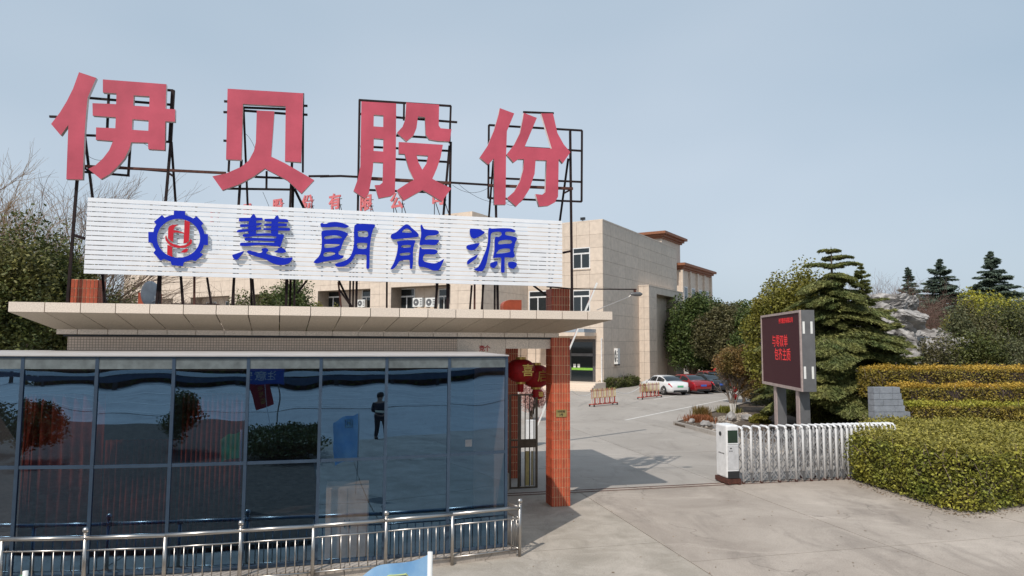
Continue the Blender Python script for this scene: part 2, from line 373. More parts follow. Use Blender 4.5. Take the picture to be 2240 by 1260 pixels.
# ------------------------------------------------------------ ground
gnd = MB().box(-400, -400, -.6, 400, 900, -.030).build('ground', M_dirt); tag(gnd, None, None, kind='structure')
pA = toG(G(1440, 1185)); sA = pA[0]; pC = toG(G(1800, 1206)); tC = pC[1]; pT = toG(G(1420, 1067)); tT = pT[1]
print('sA', sA, 'tC', tC, 'tT', tT)
W = 4.16
gr = MB().box(-.01, -.01, -.6, .01, .01, -.5)
drive = tag(MB().box(-30, -45, -.6, 40, 30, -.026).build('driveway', M_dirt), None, None, kind='structure')
drive.location = gh(0, 0); drive.rotation_euler = (0, 0, GA)
def slab(s0, t0, s1, t1, m=M_slab, g=.011):
    cx, cy = (s0+s1)/2, (t0+t1)/2
    o = MB().box(s0-cx+g, t0-cy+g, -.03, s1-cx-g, t1-cy-g, random.uniform(-.0015, .0015)).build('concrete_slab', m, drive); o.location = (cx, cy, .0)
tj = [tC-15, tC-10, tC-5, tC, tT-.18]
for k in range(0, 6):
    for a, b in zip(tj[:-1], tj[1:]): slab(sA+k*W, a, sA+(k+1)*W, b)
    for a, b in ((tT+.18, tT+5.2), (tT+5.2, tT+10.2), (tT+10.2, tT+15.2)):
        slab(sA+k*W-(0 if k else 5), a, sA+(k+1)*W, b, M_yard)
slab(sA-5, tT-.16, sA+6*W, tT+.16, M_slab, .0)
# rough concrete apron left of the driveway
for i in range(5):
    for j in range(4): slab(sA-5*(i+1), tC-15+5.4*j, sA-5*i, tC-15+5.4*(j+1) if j < 3 else tT-.18, M_apron)
for i in range(1, 5): slab(sA-5*(i+1), tT+.18, sA-5*i, tT+15.2, M_yard)
rails = MB()
for dt in (-.11, .11): rails.bar((sA-2.5, tT+dt, .004), (sA+11, tT+dt, .004), .03, .014)
o = rails.build('gate_track', M_rust); tag(o, 'pair of thin steel gate rails set across the driveway', 'track'); o.location = gh(0, 0); o.rotation_euler = (0, 0, GA)
yd = MB().box(-60, 15.2+tT, -.6, 70, 120, -.002).build('yard', M_yard); tag(yd, None, None, kind='structure'); yd.location = gh(0, 0); yd.rotation_euler = (0, 0, GA)
# painted lines in the yard
def pline(a, b, w, z=.004):
    p, q = G(*a), G(*b); d = (q-p).normalized(); n = Vector((-d.y, d.x, 0))*w/2
    MBx = MB().add([(p-n)+Vector((0, 0, z)), (p+n)+Vector((0, 0, z)), (q+n)+Vector((0, 0, z)), (q-n)+Vector((0, 0, z))], [(0, 1, 2, 3)])
    return MBx
ln = MB()
for a, b, w in (((1368, 919), (1592, 873), .16), ((1430, 874), (1600, 845), .14), ((1500, 869), (1600, 869), .12), ((1530, 862), (1600, 850), .12), ((1440, 898), (1590, 893), .05)):
    t_ = pline(a, b, w); ln.add(t_.v, t_.f)
tag(ln.build('painted_line', M_paint), 'white parking lines painted on the yard paving', None, kind='structure')

# ------------------------------------------------------------ gatehouse
gate_house = thing('gatehouse', 'low gatehouse with wide stone canopy, red tiled columns and curved blue glass front', 'gatehouse', gh(0, 0), GA)
gh0 = gate_house
DEP = 6.0
MB().box(SL+.03, .03, ZF+.01, -.03, DEP-.03, ZT-.01).build('canopy_core', M_dirt, gh0)
n = 20; step = (0-SL)/n
def fpanel(q, m=M_granite, nm='fascia_panel'):
    MB().hexa(q).build(nm, m, gh0)
g = .007
for i in range(n):
    a = SL+i*step+g; b = SL+(i+1)*step-g; z0, z1 = ZF, ZT
    MB().box(a, 0, z0, b, .03, z1).build('fascia_panel', M_granite, gh0)
    MB().box(a, DEP-.03, z0, b, DEP, z1).build('fascia_panel', M_granite, gh0)
m_ = 10; st2 = (DEP-.06)/m_
for i in range(m_):
    a = .03+i*st2+g; b = .03+(i+1)*st2-g
    MB().box(-.03, a, ZF, 0, b, ZT).build('fascia_panel', M_granite, gh0)
    MB().box(SL, a, ZF, SL+.03, b, ZT).build('fascia_panel', M_granite, gh0)
IN = 1.0; INL = .46
def soffit(o0, o1, i0, i1):
    th = Vector((0, 0, .02))
    p = [Vector(o0), Vector(o1), Vector(i1), Vector(i0)]
    c = sum(p, Vector())/4; p = [x+(c-x).normalized()*.019 for x in p]
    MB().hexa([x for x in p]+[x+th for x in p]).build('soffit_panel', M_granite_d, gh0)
def lerp(a, b, t): return a+(b-a)*t
# front soffit, joints run from outer to inner edge
sp = []
for i in range(n+1):
    so = SL+i*step; si = min(max(so, SL+INL), -IN)
    fan = lerp(SL+INL-.02, -IN+.02, i/n)
    sp.append((so, si*.35+fan*.65 if 0 < i < n else fan))
for i in range(n):
    soffit((sp[i][0], .002, ZF-.002), (sp[i+1][0], .002, ZF-.002), (sp[i][1], IN, ZI), (sp[i+1][1], IN, ZI))
for i in range(8):
    a, b = i*DEP/8, (i+1)*DEP/8; ia, ib = lerp(IN, DEP-IN, i/8), lerp(IN, DEP-IN, (i+1)/8)
    soffit((-.002, a, ZF-.002), (-.002, b, ZF-.002), (-IN, ia, ZI), (-IN, ib, ZI))
    soffit((SL+.002, a, ZF-.002), (SL+.002, b, ZF-.002), (SL+INL, ia, ZI), (SL+INL, ib, ZI))
# lower band
for i in range(n): MB().box(max(sp[i][1], SL+INL)+.007, IN-.012, ZB, min(sp[i+1][1], -IN+.05)-.007, IN+.05, ZI+.006).build('band_panel', M_granite, gh0)
MB().box(SL+INL+.1, IN+.08, ZB-.045, -IN-.02, IN+.11, ZB-.001).build('painted_shadow_gap', M_dark, gh0)  # solid dark strip, painted in as the shade below the band
bd = MB(); bd.box(SL+INL+.01, IN+.03, ZB+.004, -IN+.04, IN+.06, ZI).box(SL+INL, DEP-IN-.06, ZB, -IN+.05, DEP-IN, ZI).box(-IN-.01, IN+.06, ZB, -IN+.05, DEP-IN-.06, ZI).box(SL+INL, IN+.06, ZB, SL+INL+.06, DEP-IN-.06, ZI)
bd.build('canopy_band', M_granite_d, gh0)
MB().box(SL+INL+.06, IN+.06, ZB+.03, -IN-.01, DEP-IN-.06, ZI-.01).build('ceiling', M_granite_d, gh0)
# walls
WT = 1.12
sW0 = GP(148, 740, WT)[0]; sW1 = GP(1000, 750, WT)[0]; sD = GP(1106, 760, WT)[0]; sCR = GP(1207, 745, WT)[0]
MB().box(sW0, WT, 0, sW1-.004, DEP-IN-.1, ZB-.002).build('tiled_wall', M_small, gh0)
MB().box(sW1, WT+.02, 0, sD, DEP-IN-.12, ZB-.002).build('wall', M_bstone2, gh0)
MB().box(sD, WT+.02, ZB-.27, sCR+.02, WT+.3, ZB-.002).build('lintel', M_bstone2, gh0)
ns = 2
for i in range(ns):
    a = lerp(sW1, sD, i/ns); b = lerp(sW1, sD, (i+1)/ns)
    for z0, z1 in ((ZB-.95, ZB-.55), (ZB-.55, ZB-.004)): MB().box(a+.004, WT, z0+.004, b-.004, WT+.019, z1).build('stone_panel', M_granite, gh0)
for i in range(2):
    a = lerp(sD, sCR, i/2); b = lerp(sD, sCR, (i+1)/2)
    MB().box(a+.004, WT, ZB-.27, b-.004, WT+.019, ZB-.004).build('stone_panel', M_granite, gh0)
# red characters painted on the stone panel
for k, (ch, u) in enumerate((('竞', 1054), ('个', 1066))):
    me = text_mesh(ch, .15, .004, .002); me.transform(STAND); o = link('red_character', me, M_redink, gh0); s_, z_ = GP(u, 763, WT); o.location = (s_, WT-.004, z_)
# red tiled columns ----------------------------------------------------------
CW = .46; CD = .50
pcol = toG(G(1248, 1107)); cs1 = pcol[0]; ct0 = pcol[1]; cs0 = cs1-CW
print('column', cs0, cs1, ct0)
tile_front = {}
def tile_mesh(w, h, ax):
    key = (round(w, 4), round(h, 4), ax)
    if key not in tile_front:
        tile_front[key] = MB().box(-w/2, -.006, -h/2, w/2, .006, h/2).mesh('tile') if ax == 'x' else MB().box(-.006, -w/2, -h/2, .006, w/2, h/2).mesh('tile')
    return tile_front[key]
def column(s0, t0, z0, z1, single=True, cw=CW, cd=CD, nm='column'):
    c = MB().box(s0+.012, t0+.012, z0, s0+cw-.012, t0+cd-.012, z1).build(nm, M_grout, gh0)
    tw = cw/7; th = .215; rows = max(1, int(round((z1-z0)/th))); th = (z1-z0)/rows; stuff = MB(); gp = .014
    for r in range(rows):
        zc = z0+(r+.5)*th
        for i in range(7):
            x = s0+(i+.5)*tw
            if single:
                o = link('tile', tile_mesh(tw-gp, th-gp*.8, 'x'), M_redtile, c); o.location = (x, t0+.006, zc)
            else: stuff.box(x-tw/2+gp/2, t0, zc-th/2+gp*.4, x+tw/2-gp/2, t0+.012, zc+th/2-gp*.4)
            stuff.box(x-tw/2+gp/2, t0+cd-.012, zc-th/2+gp*.4, x+tw/2-gp/2, t0+cd, zc+th/2-gp*.4)
        for i in range(3):
            y = t0+.012+(i+.5)*(cd-.024)/3; w = (cd-.024)/3
            if single:
                o = link('tile', tile_mesh(w-gp, th-gp*.8, 'y'), M_redtile, c); o.location = (s0+.006, y, zc)
            else: stuff.box(s0, y-w/2+gp/2, zc-th/2+gp*.4, s0+.012, y+w/2-gp/2, zc+th/2-gp*.4)
            stuff.box(s0+cw-.012, y-w/2+gp/2, zc-th/2+gp*.4, s0+cw, y+w/2-gp/2, zc+th/2-gp*.4)
    so = stuff.build('tile_cladding', M_redtile, c); so['kind'] = 'stuff'
    return c
column(cs0, ct0, 0, ZB-.003)
sTL = GP(154, 640, ct0)[0]; zTL = GP(180, 611, ct0)[1]; zTR = GP(1222, 631, ct0)[1]
column(cs0, ct0, ZT-.008, zTR)
column(sTL, ct0, ZT-.008, zTL, cw=.5)
pb = toG(G(1120, 1030))
column(GP(1133, 900, 4.5)[0]-CW, 4.5, 0, ZB-.003, single=False)
# arched capping block of the rear column
sa0 = GP(1101, 665, 4.5)[0]; sa1 = GP(1141, 665, 4.5)[0]; za = GP(1120, 656, 4.5)[1]
pr = [(sa0, ZT-.01), (sa1, ZT-.01), (sa1, za)]+[(sa0+.22*(1-math.cos(a)), za-.16+.16*math.sin(a)) for a in np.linspace(math.pi/2, 0, 6)]
o = MB().add([(x, 4.5, z) for x, z in pr]+[(x, 4.9, z) for x, z in pr], [tuple(range(len(pr)))]+[tuple(range(2*len(pr)-1, len(pr)-1, -1))]+[(i, (i+1) % len(pr), len(pr)+(i+1) % len(pr), len(pr)+i) for i in range(len(pr))]).build('column_cap', M_redtile, gh0)
sa0 = GP(302, 655, 4.5)[0]; za = GP(310, 640, 4.5)[1]
MB().box(sa0, 4.5, ZT-.01, sa0+.46, 4.9, za).build('column_cap', M_redtile, gh0)
# brass plaque
s_, z_ = GP(1227.5, 904, ct0)
pq = MB().box(-.13, -.012, -.085, .13, 0, .085).build('plaque', M_brass, gh0); pq.location = (s_, ct0-.002, z_)
for tx, dz, sz in (('兴安路', .038, .062), ('2号', -.038, .066)):
    me = text_mesh(tx, sz, .003, .001); me.transform(STAND); o = link('plaque_lettering', me, M_ink, pq); o.location = (0, -.014, dz)

# curved glass front ------------------------------------------------------------
mull = [1108, 984, 847, 703, 544, 381, 213, 50, -120, -300]
head = [21.5, 18.5, 15.5, 13.2, 11.5, 8.5, 4.5, 2.0, 0]
P = [D(1108, 985, 12.62)]; P[0].z = 0
for k in range(9):
    d = Vector((-math.cos(R(head[k])), -math.sin(R(head[k])), 0)); nrm = Vector((-d.y, d.x, 0))
    q = PLN(mull[k+1], 780, P[-1], nrm); q.z = 0; P.append(q)
GZ0, GZM, GZ1 = .16, 1.84, 3.57
PLl = [local(gh0, p) for p in P]
def off(p, q, d):  # offset inwards (away from the camera)
    v = (q-p).normalized(); nn = Vector((-v.y, v.x, 0));
    if nn.y < 0: nn = -nn
    return nn*d
for k in range(9):
    a, b = PLl[k], PLl[k+1]; o_ = off(a, b, .02); th = off(a, b, .012)
    dv = (b-a).normalized()*.022
    for z0, z1 in ((GZ0+.05, GZM-.025), (GZM+.025, GZ1-.03)):
        q = [a+dv+o_, b-dv+o_]; z0v, z1v = Vector((0, 0, z0)), Vector((0, 0, z1))
        MB().add([q[0]+z0v, q[1]+z0v, q[1]+z1v, q[0]+z1v], [(0, 1, 2, 3)]).build('glass_pane', M_glass, gh0)
    for z, h in ((GZ0+.025, .05), (GZM, .05), (GZ1-.015, .03)): MB().bar(a+dv*1.0+o_*1.6+Vector((0, 0, z)), b-dv*1.0+o_*1.6+Vector((0, 0, z)), .05, h).build('transom', M_alum, gh0)
    fz = [a+dv+o_*.3, b-dv+o_*.3]; MB().hexa([fz[0]+Vector((0, 0, GZ1-.20)), fz[1]+Vector((0, 0, GZ1-.20)), fz[1]+o_*.4+Vector((0, 0, GZ1-.20)), fz[0]+o_*.4+Vector((0, 0, GZ1-.20)), fz[0]+Vector((0, 0, GZ1-.032)), fz[1]+Vector((0, 0, GZ1-.032)), fz[1]+o_*.4+Vector((0, 0, GZ1-.032)), fz[0]+o_*.4+Vector((0, 0, GZ1-.032))]).build('grey_strip', mat('pane_top_grey', (.13, .15, .155), .3, var=.2), gh0)  # opaque grey strip in front of the top of each pane
    # grey header board behind the top of the glass
    hb = off(a, b, .20)
    MB().hexa([a+hb+Vector((0, 0, GZ1-.24)), b+hb+Vector((0, 0, GZ1-.24)), b+hb*1.2+Vector((0, 0, GZ1-.24)), a+hb*1.2+Vector((0, 0, GZ1-.24)),
               a+hb+Vector((0, 0, GZ1-.02)), b+hb+Vector((0, 0, GZ1-.02)), b+hb*1.2+Vector((0, 0, GZ1-.02)), a+hb*1.2+Vector((0, 0, GZ1-.02))]).build('header_board', M_sill, gh0)
for k in range(10):
    p = PLl[k]; nn = off(PLl[max(k-1, 0)], PLl[max(k, 1)], .03)
    MB().bar(p+nn+Vector((0, 0, GZ0)), p+nn+Vector((0, 0, GZ1)), .05, .07).build('mullion', M_alum, gh0)
# side wall of the glass room, roof, plinth
sBR = GP(1036, 767, WT)[0]
back = [Vector((sBR, WT-.01, 0)), Vector((PLl[-1].x, WT-.01, 0))]
poly = [(p.x, p.y) for p in PLl]+[(back[1].x, back[1].y), (back[0].x, back[0].y)]
rf = [(PLl[0].x+.03, PLl[0].y-.03)]+[(p.x, p.y-.04) for p in PLl[1:]]+[(back[1].x, back[1].y), (back[0].x, back[0].y)]
k = len(rf); zs = [GZ1+.002]*10+[GZ1+.035]*2
MB().add([(x, y, z) for (x, y), z in zip(rf, zs)]+[(x, y, z+.022) for (x, y), z in zip(rf, zs)], [tuple(range(k-1, -1, -1)), tuple(range(k, 2*k))]+[(i, (i+1) % k, k+(i+1) % k, k+i) for i in range(k)]).build('metal_roof', M_sill, gh0)
fl = [(p.x, p.y+.08) for p in PLl]+[(back[1].x, back[1].y), (back[0].x, back[0].y)]
MB().prism(fl, .0, .10).build('room_floor', M_interior, gh0)
MB().box(PLl[-1].x, WT-.12, .1, sBR, WT-.06, GZ1).build('room_back_wall', M_interior, gh0)
sw_a = PLl[0]; sw_b = back[0]
MB().hexa([sw_a+Vector((-.03, .1, .0)), sw_a+Vector((.02, .1, .0)), sw_b+Vector((.05, 0, 0)), sw_b+Vector((0, 0, 0)), sw_a+Vector((-.03, .1, GZ1)), sw_a+Vector((.02, .1, GZ1)), sw_b+Vector((.05, 0, GZ1)), sw_b+Vector((0, 0, GZ1))]).build('side_wall', M_granite, gh0)
# plinth: low stone kerb pieces along the glass foot, reaching out to the railing
RP = []
for u, v in ((1137, 1110.5), (990, 1125), (845, 1138), (686, 1151), (527, 1161), (362, 1171), (187, 1177), (5, 1180), (-180, 1182), (-380, 1182)):
    p = G(u, v, .855); p.z = 0; RP.append(p)
RPl = [local(gh0, p) for p in RP]
pn = 14
for i in range(pn):
    def on(path, t):
        x = t*(len(path)-1); j = min(int(x), len(path)-2); return path[j].lerp(path[j+1], x-j)
    ta, tb = i/pn, (i+1)/pn
    a, b = on(PLl, ta), on(PLl, tb); ra, rb = on(RPl, ta), on(RPl, tb)
    a2, b2 = a.lerp(ra, .80), b.lerp(rb, .80); dv = (b-a).normalized()*.004
    a1 = a+Vector((0, .06, 0)); b1 = b+Vector((0, .06, 0))
    q = [a2+dv, b2-dv, b1-dv, a1+dv]
    MB().hexa([x for x in q]+[x+Vector((0, 0, .15)) for x in q]).build('plinth_stone', M_slab, gh0)

# ------------------------------------------------------------ things inside the glass room
def curtain(k0, k1, z0, z1, label, dep=.45, ta=.0, tb=1.0, m=M_curtain):
    pts = []
    N = 90
    a = P[k0].lerp(P[k0+1], ta); b = P[k1].lerp(P[k1+1], tb)
    v = []; f = []
    path = [a]+[P[j] for j in range(k0+1, k1+1)]+[b]
    for i in range(N+1):
        x = i/N*(len(path)-1); j = min(int(x), len(path)-2); p = path[j].lerp(path[j+1], x-j); d = (path[j+1]-path[j]).normalized(); nn = Vector((-d.y, d.x, 0)); nn = nn if nn.y > 0 else -nn
        w = dep+.07*math.sin(i*.9)+.02*math.sin(i*.37)
        p = p+nn*w; v += [(p.x, p.y, z0), (p.x, p.y, z1)]
        if i: f.append((2*i-2, 2*i, 2*i+1, 2*i-1))
    c = Vector(((a.x+b.x)/2, (a.y+b.y)/2, 0)); v = [(x-c.x, y-c.y, z) for x, y, z in v]
    me = bpy.data.meshes.new('curtain'); me.from_pydata(v, [], f); me.shade_smooth()
    o = link('curtain', me, m); o.location = c
    sl = o.modifiers.new('thick', 'SOLIDIFY'); sl.thickness = .006
    tag(o, label, 'curtain')
curtain(6, 7, .3, 2.95, 'maroon curtain hanging behind the far left panes of the glass front', ta=.05, tb=.15)
curtain(5, 5, .3, 2.2, 'short maroon curtain low behind the third pane from the left', ta=.02, tb=.98)
curtain(4, 4, .3, 2.95, 'maroon curtain gathered behind the pane left of the reflected red banner', ta=.08, tb=.95)
cb = thing('office_cabinet', 'cream two door cabinet standing inside the glass room', 'cabinet', P[3].lerp(P[2], .42)+Vector((-.05, .32, .1)), R(12))
b_ = MB().box(-.36, 0, 0, .36, .4, 1.25).build('body', M_cream, cb)
for sx in (-1, 1):
    d_ = MB().box(-.34 if sx < 0 else .008, -.02, .05, -.008 if sx < 0 else .34, -.001, 1.21).build('door', M_cream, cb)
    h_ = MB().box(-.01+sx*.04, -.04, .55, .01+sx*.04, -.021, .68).build('handle', M_dark, d_)
tb_ = thing('office_desk', 'dark office desk inside the glass room beside the cabinet', 'desk', P[4].lerp(P[3], .3)+Vector((0, 1.0, .1)), R(12))
MB().box(-.6, -.3, .70, .6, .3, .74).build('desk_top', M_signgrey, tb_)
for sx in (-1, 1):
    for sy in (-1, 1): MB().bar((sx*.55, sy*.26, 0), (sx*.55, sy*.26, .70), .05).build('leg', M_signgrey, tb_)
ms = P[1].lerp(P[0], .38); sw = MB().box(-.06, -.012, -.06, .06, .012, .06).build('wall_notice', M_cream); sw.location = (ms.x-.05, ms.y+.06, 2.02); sw.rotation_euler = (0, 0, R(20)); tag(sw, 'small pale square notice stuck behind the rightmost upper pane', 'notice')

# ------------------------------------------------------------ steel railing
rail = thing('railing', 'stainless steel railing curving along the foot of the glass front', 'railing', RP[3], 0)
RL = [local(rail, p) for p in RP]
for k, p in enumerate(RL):
    if k > 8: break
    tall = k in (0, 2, 4, 6, 8)
    r_ = .030
    MB().tube([p, p+Vector((0, 0, .93 if tall else .835))], r_, 12).build('post', M_steel, rail, True)
    if tall:
        pr = [(.001, 0), (.028, .0), (.024, .02), (.040, .035), (.024, .05)]+[(.048*math.cos(a), .088+.048*math.sin(a)) for a in np.linspace(-1.1, 1.5, 8)]
        MB().lathe(pr, 14, p+Vector((0, 0, .885))).build('ball_finial', M_steel, rail, True)
def arcpts(path, z): return [q+Vector((0, 0, z)) for q in path]
for k in range(8):
    a, b = RL[k], RL[k+1]; Z = lambda z: Vector((0, 0, z))
    MB().tube([a+Z(.855), b+Z(.855)], .034, 12).build('top_rail', M_steel, rail, True)
    MB().tube([a+Z(.675), b+Z(.675)], .014, 8).build('middle_rail', M_steel, rail, True)
    MB().tube([a+Z(.13), b+Z(.13)], .014, 8).build('bottom_rail', M_steel, rail, True)
    nb = 7
    for i in range(1, nb+1):
        q = a.lerp(b, i/(nb+1)); MB().tube([q+Z(.14), q+Z(.67)], .0095, 6).build('baluster', M_steel, rail, True)
# return section at the right end, going back to the wall
ra = RL[0]; rb = local(rail, P[0]+Vector((-.02, .35, 0)))
for z, r_ in ((.855, .030), (.675, .014), (.13, .014)): MB().tube([ra+Vector((0, 0, z)), rb+Vector((0, 0, z))], r_, 8).build('return_rail', M_steel, rail, True)
for i in range(1, 9):
    q = ra.lerp(rb, i/9); MB().tube([q+Vector((0, 0, .14)), q+Vector((0, 0, .67))], .0095, 6).build('baluster', M_steel, rail, True)

# ------------------------------------------------------------ signs on the canopy
PT = .62          # slat plane depth
corn = [GP(190, 430, PT), GP(1232, 482, PT), GP(1230, 627, PT), GP(183, 598, PT)]
brd = thing('slatted_sign_board', 'long white slatted sign board carrying the blue emblem and blue characters above the canopy', 'sign board', gh(corn[3][0], PT, corn[3][1]), GA)
x0, z0_ = corn[3]; NS = 16
tl = (corn[0][0]-x0, corn[0][1]-z0_); trr = (corn[1][0]-x0, corn[1][1]-z0_); br = (corn[2][0]-x0, corn[2][1]-z0_)
for i in range(NS):
    f0, f1 = i/NS, (i+1)/NS; gpx = .085
    zl0 = tl[1]*(1-f1); zl1 = tl[1]*(1-f0)-tl[1]/NS*gpx*2; zr0 = lerp(trr[1], br[1], f1); zr1 = lerp(trr[1], br[1], f0)-(trr[1]-br[1])/NS*gpx*2
    j0 = random.uniform(-.002, .002); xl = tl[0]*(1-f0)*0
    MB().hexa([(xl, 0, zl0), (br[0], 0, zr0), (br[0], .03, zr0), (xl, .03, zl0), (xl, j0*0, zl1), (br[0], 0, zr1), (br[0], .03, zr1), (xl, .03, zl1)]).build('slat', M_slat, brd)
for fx in np.linspace(.03, .97, 12):
    zb = lerp(0, br[1], fx); zt = lerp(tl[1], trr[1], fx)
    MB().box(fx*br[0]-.02, .034, zb+.02, fx*br[0]+.02, .074, zt-.02).build('batten', M_iron, brd)
def sheet_letter(polys_px, t, depth, name, label, cat, mf, ms_, smooth=False, group=None, back=0):
    """polys_px list of groups [outer, hole...] in photo pixels, each made a solid of real thickness on plane t"""
    allp = [GP(x, y, t) for gset in polys_px for x, y in gset[0]]
    cx = sum(p[0] for p in allp)/len(allp); cz = min(p[1] for p in allp)
    root = None
    bmall = bmesh.new()
    for gi, gset in enumerate(polys_px):
        loops = [[(GP(x, y, t)[0]-cx, GP(x, y, t)[1]-cz) for x, y in lp] for lp in gset]
        me = curve_mesh('letter', loops, depth+gi*.0012, smooth)
        me.transform(STAND); me.transform(Matrix.Translation((0, -gi*.0006, 0)))
        bmall.from_mesh(me); bpy.data.meshes.remove(me)
    bmesh.ops.recalc_face_normals(bmall, faces=bmall.faces)
    for f in bmall.faces: f.material_index = 0 if f.normal.y < -.7 else 1
    me = bpy.data.meshes.new(name); bmall.to_mesh(me); bmall.free(); me.materials.append(mf); me.materials.append(ms_)
    o = link(name, me); o.location = gh(cx, t+depth/2, cz); o.rotation_euler = (0, 0, GA)
    if label: tag(o, label, cat, group)
    return o
def tr(pl, ox, oy, s): return [(ox+x/s, oy+y/s) for x, y in pl]
RT = .70
c1 = lambda *g_: [[tr(l, 100, 130, 3.6) for l in g_]]
c2 = lambda *g_: [[tr(l, 700, 180, 3.6) for l in g_]]
yi = c1([(262,100),(398,145),(330,300),(318,420),(305,600),(290,945),(162,943),(178,515),(118,598),(42,508),(110,420),(165,330),(215,230)]) + \
     c1([(450,157),(950,195),(944,388),(1020,393),(1018,490),(942,487),(938,714),(808,706),(805,655),(672,652),(660,700),(620,780),(560,850),(500,905),(433,943),(335,862),(390,835),(450,780),(500,715),(530,642),(395,632),(397,535),(548,542),(552,455),(370,442),(368,344),(555,352),(557,267),(450,260)],
        [(692,282),(818,290),(815,372),(690,364)], [(682,470),(810,480),(808,562),(680,554)])
bei = c1([(1432,230),(2028,266),(2012,810),(1884,800),(1890,368),(1553,350),(1540,792),(1420,786)]) + \
      c1([(1662,402),(1800,408),(1790,560),(1775,765),(1880,815),(2114,950),(2015,1056),(1900,950),(1726,858),(1640,920),(1520,985),(1390,1030),(1312,920),(1420,898),(1540,845),(1600,795),(1640,720),(1655,650)])
gu = c2([(326,150),(600,166),(597,600),(590,870),(560,895),(462,913),(430,810),(470,808),(493,790),(497,632),(420,628),(415,700),(385,870),(352,915),(264,856),(295,770),(318,660),(322,400)],
        [(424,255),(500,260),(498,352),(422,347)], [(424,440),(500,446),(498,545),(422,540)]) + \
     c2([(680,158),(938,176),(935,340),(950,362),(1036,370),(1020,466),(930,462),(860,450),(832,410),(828,275),(772,268),(760,360),(735,420),(680,464),(606,398),(650,350),(672,290)]) + \
     c2([(620,470),(968,492),(950,590),(920,680),(885,760),(940,790),(1035,835),(960,938),(880,890),(808,848),(740,885),(660,930),(604,850),(680,800),(740,768),(700,680),(668,565),(620,562)],
        [(760,572),(852,578),(838,640),(806,688),(775,630)])
fen = c2([(1416,203),(1530,245),(1472,385),(1465,600),(1462,963),(1372,963),(1370,600),(1325,648),(1258,592),(1320,500),(1370,380),(1405,260)]) + \
      c2([(1604,240),(1708,280),(1612,508),(1825,522),(1742,245),(1835,245),(1870,400),(1920,490),(1972,550),(1912,638),(1880,600),(1875,900),(1850,945),(1800,972),(1727,978),(1697,880),(1750,885),(1775,865),(1785,615),(1698,612),(1690,720),(1650,840),(1600,920),(1545,978),(1472,912),(1530,860),(1575,780),(1600,690),(1607,606),(1560,605),(1525,632),(1470,568),(1530,490),(1575,400),(1596,300)])
grp = 'large red characters on the canopy roof'
for pl_, lb in ((yi, 'huge faded red character with slanted left stroke, leftmost of the four above the board'), (bei, 'huge faded red character like an open box on legs, second from left'),
                (gu, 'huge faded red character in three separate strokes, third from left on the roof frame'), (fen, 'huge faded red character with a peaked top, rightmost on the roof frame')):
    sheet_letter(pl_, RT, .10, 'red_sign_character', lb, 'sign character', M_red, M_redside, group=grp)
BT = PT-.075
def cg(ox, oy, s, *gs): return [[tr(l, ox, oy, s) for l in g_] for g_ in gs]
hui = cg(500, 460, 9.69, [[(528,75),(580,160),(578,500),(425,505),(428,240),(455,165)]], [[(225,175),(250,160),(690,158),(708,180),(700,212),(245,238),(220,215)]],
 [[(240,320),(265,298),(430,295),(560,275),(700,268),(660,318),(430,345),(270,358),(245,345)]], [[(170,460),(220,410),(430,395),(670,358),(690,380),(670,412),(430,445),(260,465),(200,468)]],
 [[(1045,108),(1068,170),(1050,220),(1048,500),(905,500),(915,230),(965,185),(1000,125)]], [[(765,195),(790,180),(1200,185),(1260,215),(1262,250),(1200,252),(800,238),(765,220)]],
 [[(755,315),(800,285),(1215,280),(1230,310),(1215,340),(790,335)]], [[(740,405),(790,380),(1270,375),(1300,420),(1250,435),(790,422)]],
 [[(1050,520),(1175,520),(1130,680),(1095,780),(1045,765),(980,740),(985,600),(1045,560)]], [[(300,535),(340,505),(600,495),(830,485),(1100,510),(1100,575),(900,545),(600,545),(400,570),(320,565)]],
 [[(340,600),(400,580),(600,590),(1050,600),(1050,655),(600,645),(400,650),(350,635)]], [[(260,690),(450,688),(1050,690),(1050,765),(800,745),(600,740),(400,762),(260,755),(245,740)]],
 [[(325,865),(310,905),(200,1040),(140,1050),(100,1010),(80,950),(130,930),(250,890)]],
 [[(390,870),(450,855),(560,880),(640,905),(700,895),(715,870),(700,835),(730,808),(790,800),(840,830),(840,865),(800,905),(850,940),(1000,975),(1180,1015),(1350,1000),(1340,1060),(1290,1120),(1200,1155),(1050,1160),(900,1110),(800,1050),(600,985),(450,935),(410,910)]],
 [[(1060,800),(1140,800),(1200,840),(1220,885),(1130,910),(970,885),(1040,845)]])
lang = cg(680, 470, 9.69, [[(205,190),(240,168),(270,185),(330,185),(400,158),(520,148),(640,165),(740,200),(808,240),(760,270),(710,278),(550,255),(400,262),(230,262),(205,225)]],
 [[(230,350),(400,322),(550,320),(680,345),(790,400),(740,480),(690,570),(660,650),(630,745),(590,780),(590,830),(640,860),(700,870),(660,920),(570,950),(400,970),(250,1000),(140,1030),(60,1010),(90,960),(160,890),(200,820),(225,700),(232,520)],
  [(285,490),(320,455),(500,435),(620,455),(650,495),(500,495),(330,515)], [(285,640),(330,618),(590,622),(600,645),(500,685),(330,700),(295,690)], [(265,850),(300,800),(400,785),(500,800),(510,830),(420,870),(300,888)]],
 [[(920,250),(950,205),(1020,190),(1330,200),(1360,240),(1320,310),(1285,430),(1255,640),(1245,900),(1240,1120),(1200,1145),(1175,1110),(1180,900),(1160,850),(960,840),(930,870),(880,960),(800,1040),(700,1090),(560,1100),(515,1060),(530,1030),(700,980),(800,920),(860,830),(900,700),(915,560),(912,400)],
  [(1005,345),(1180,345),(1215,400),(1195,465),(1020,465),(1000,400)], [(985,600),(1185,600),(1190,650),(1170,715),(1010,715),(985,670)]])
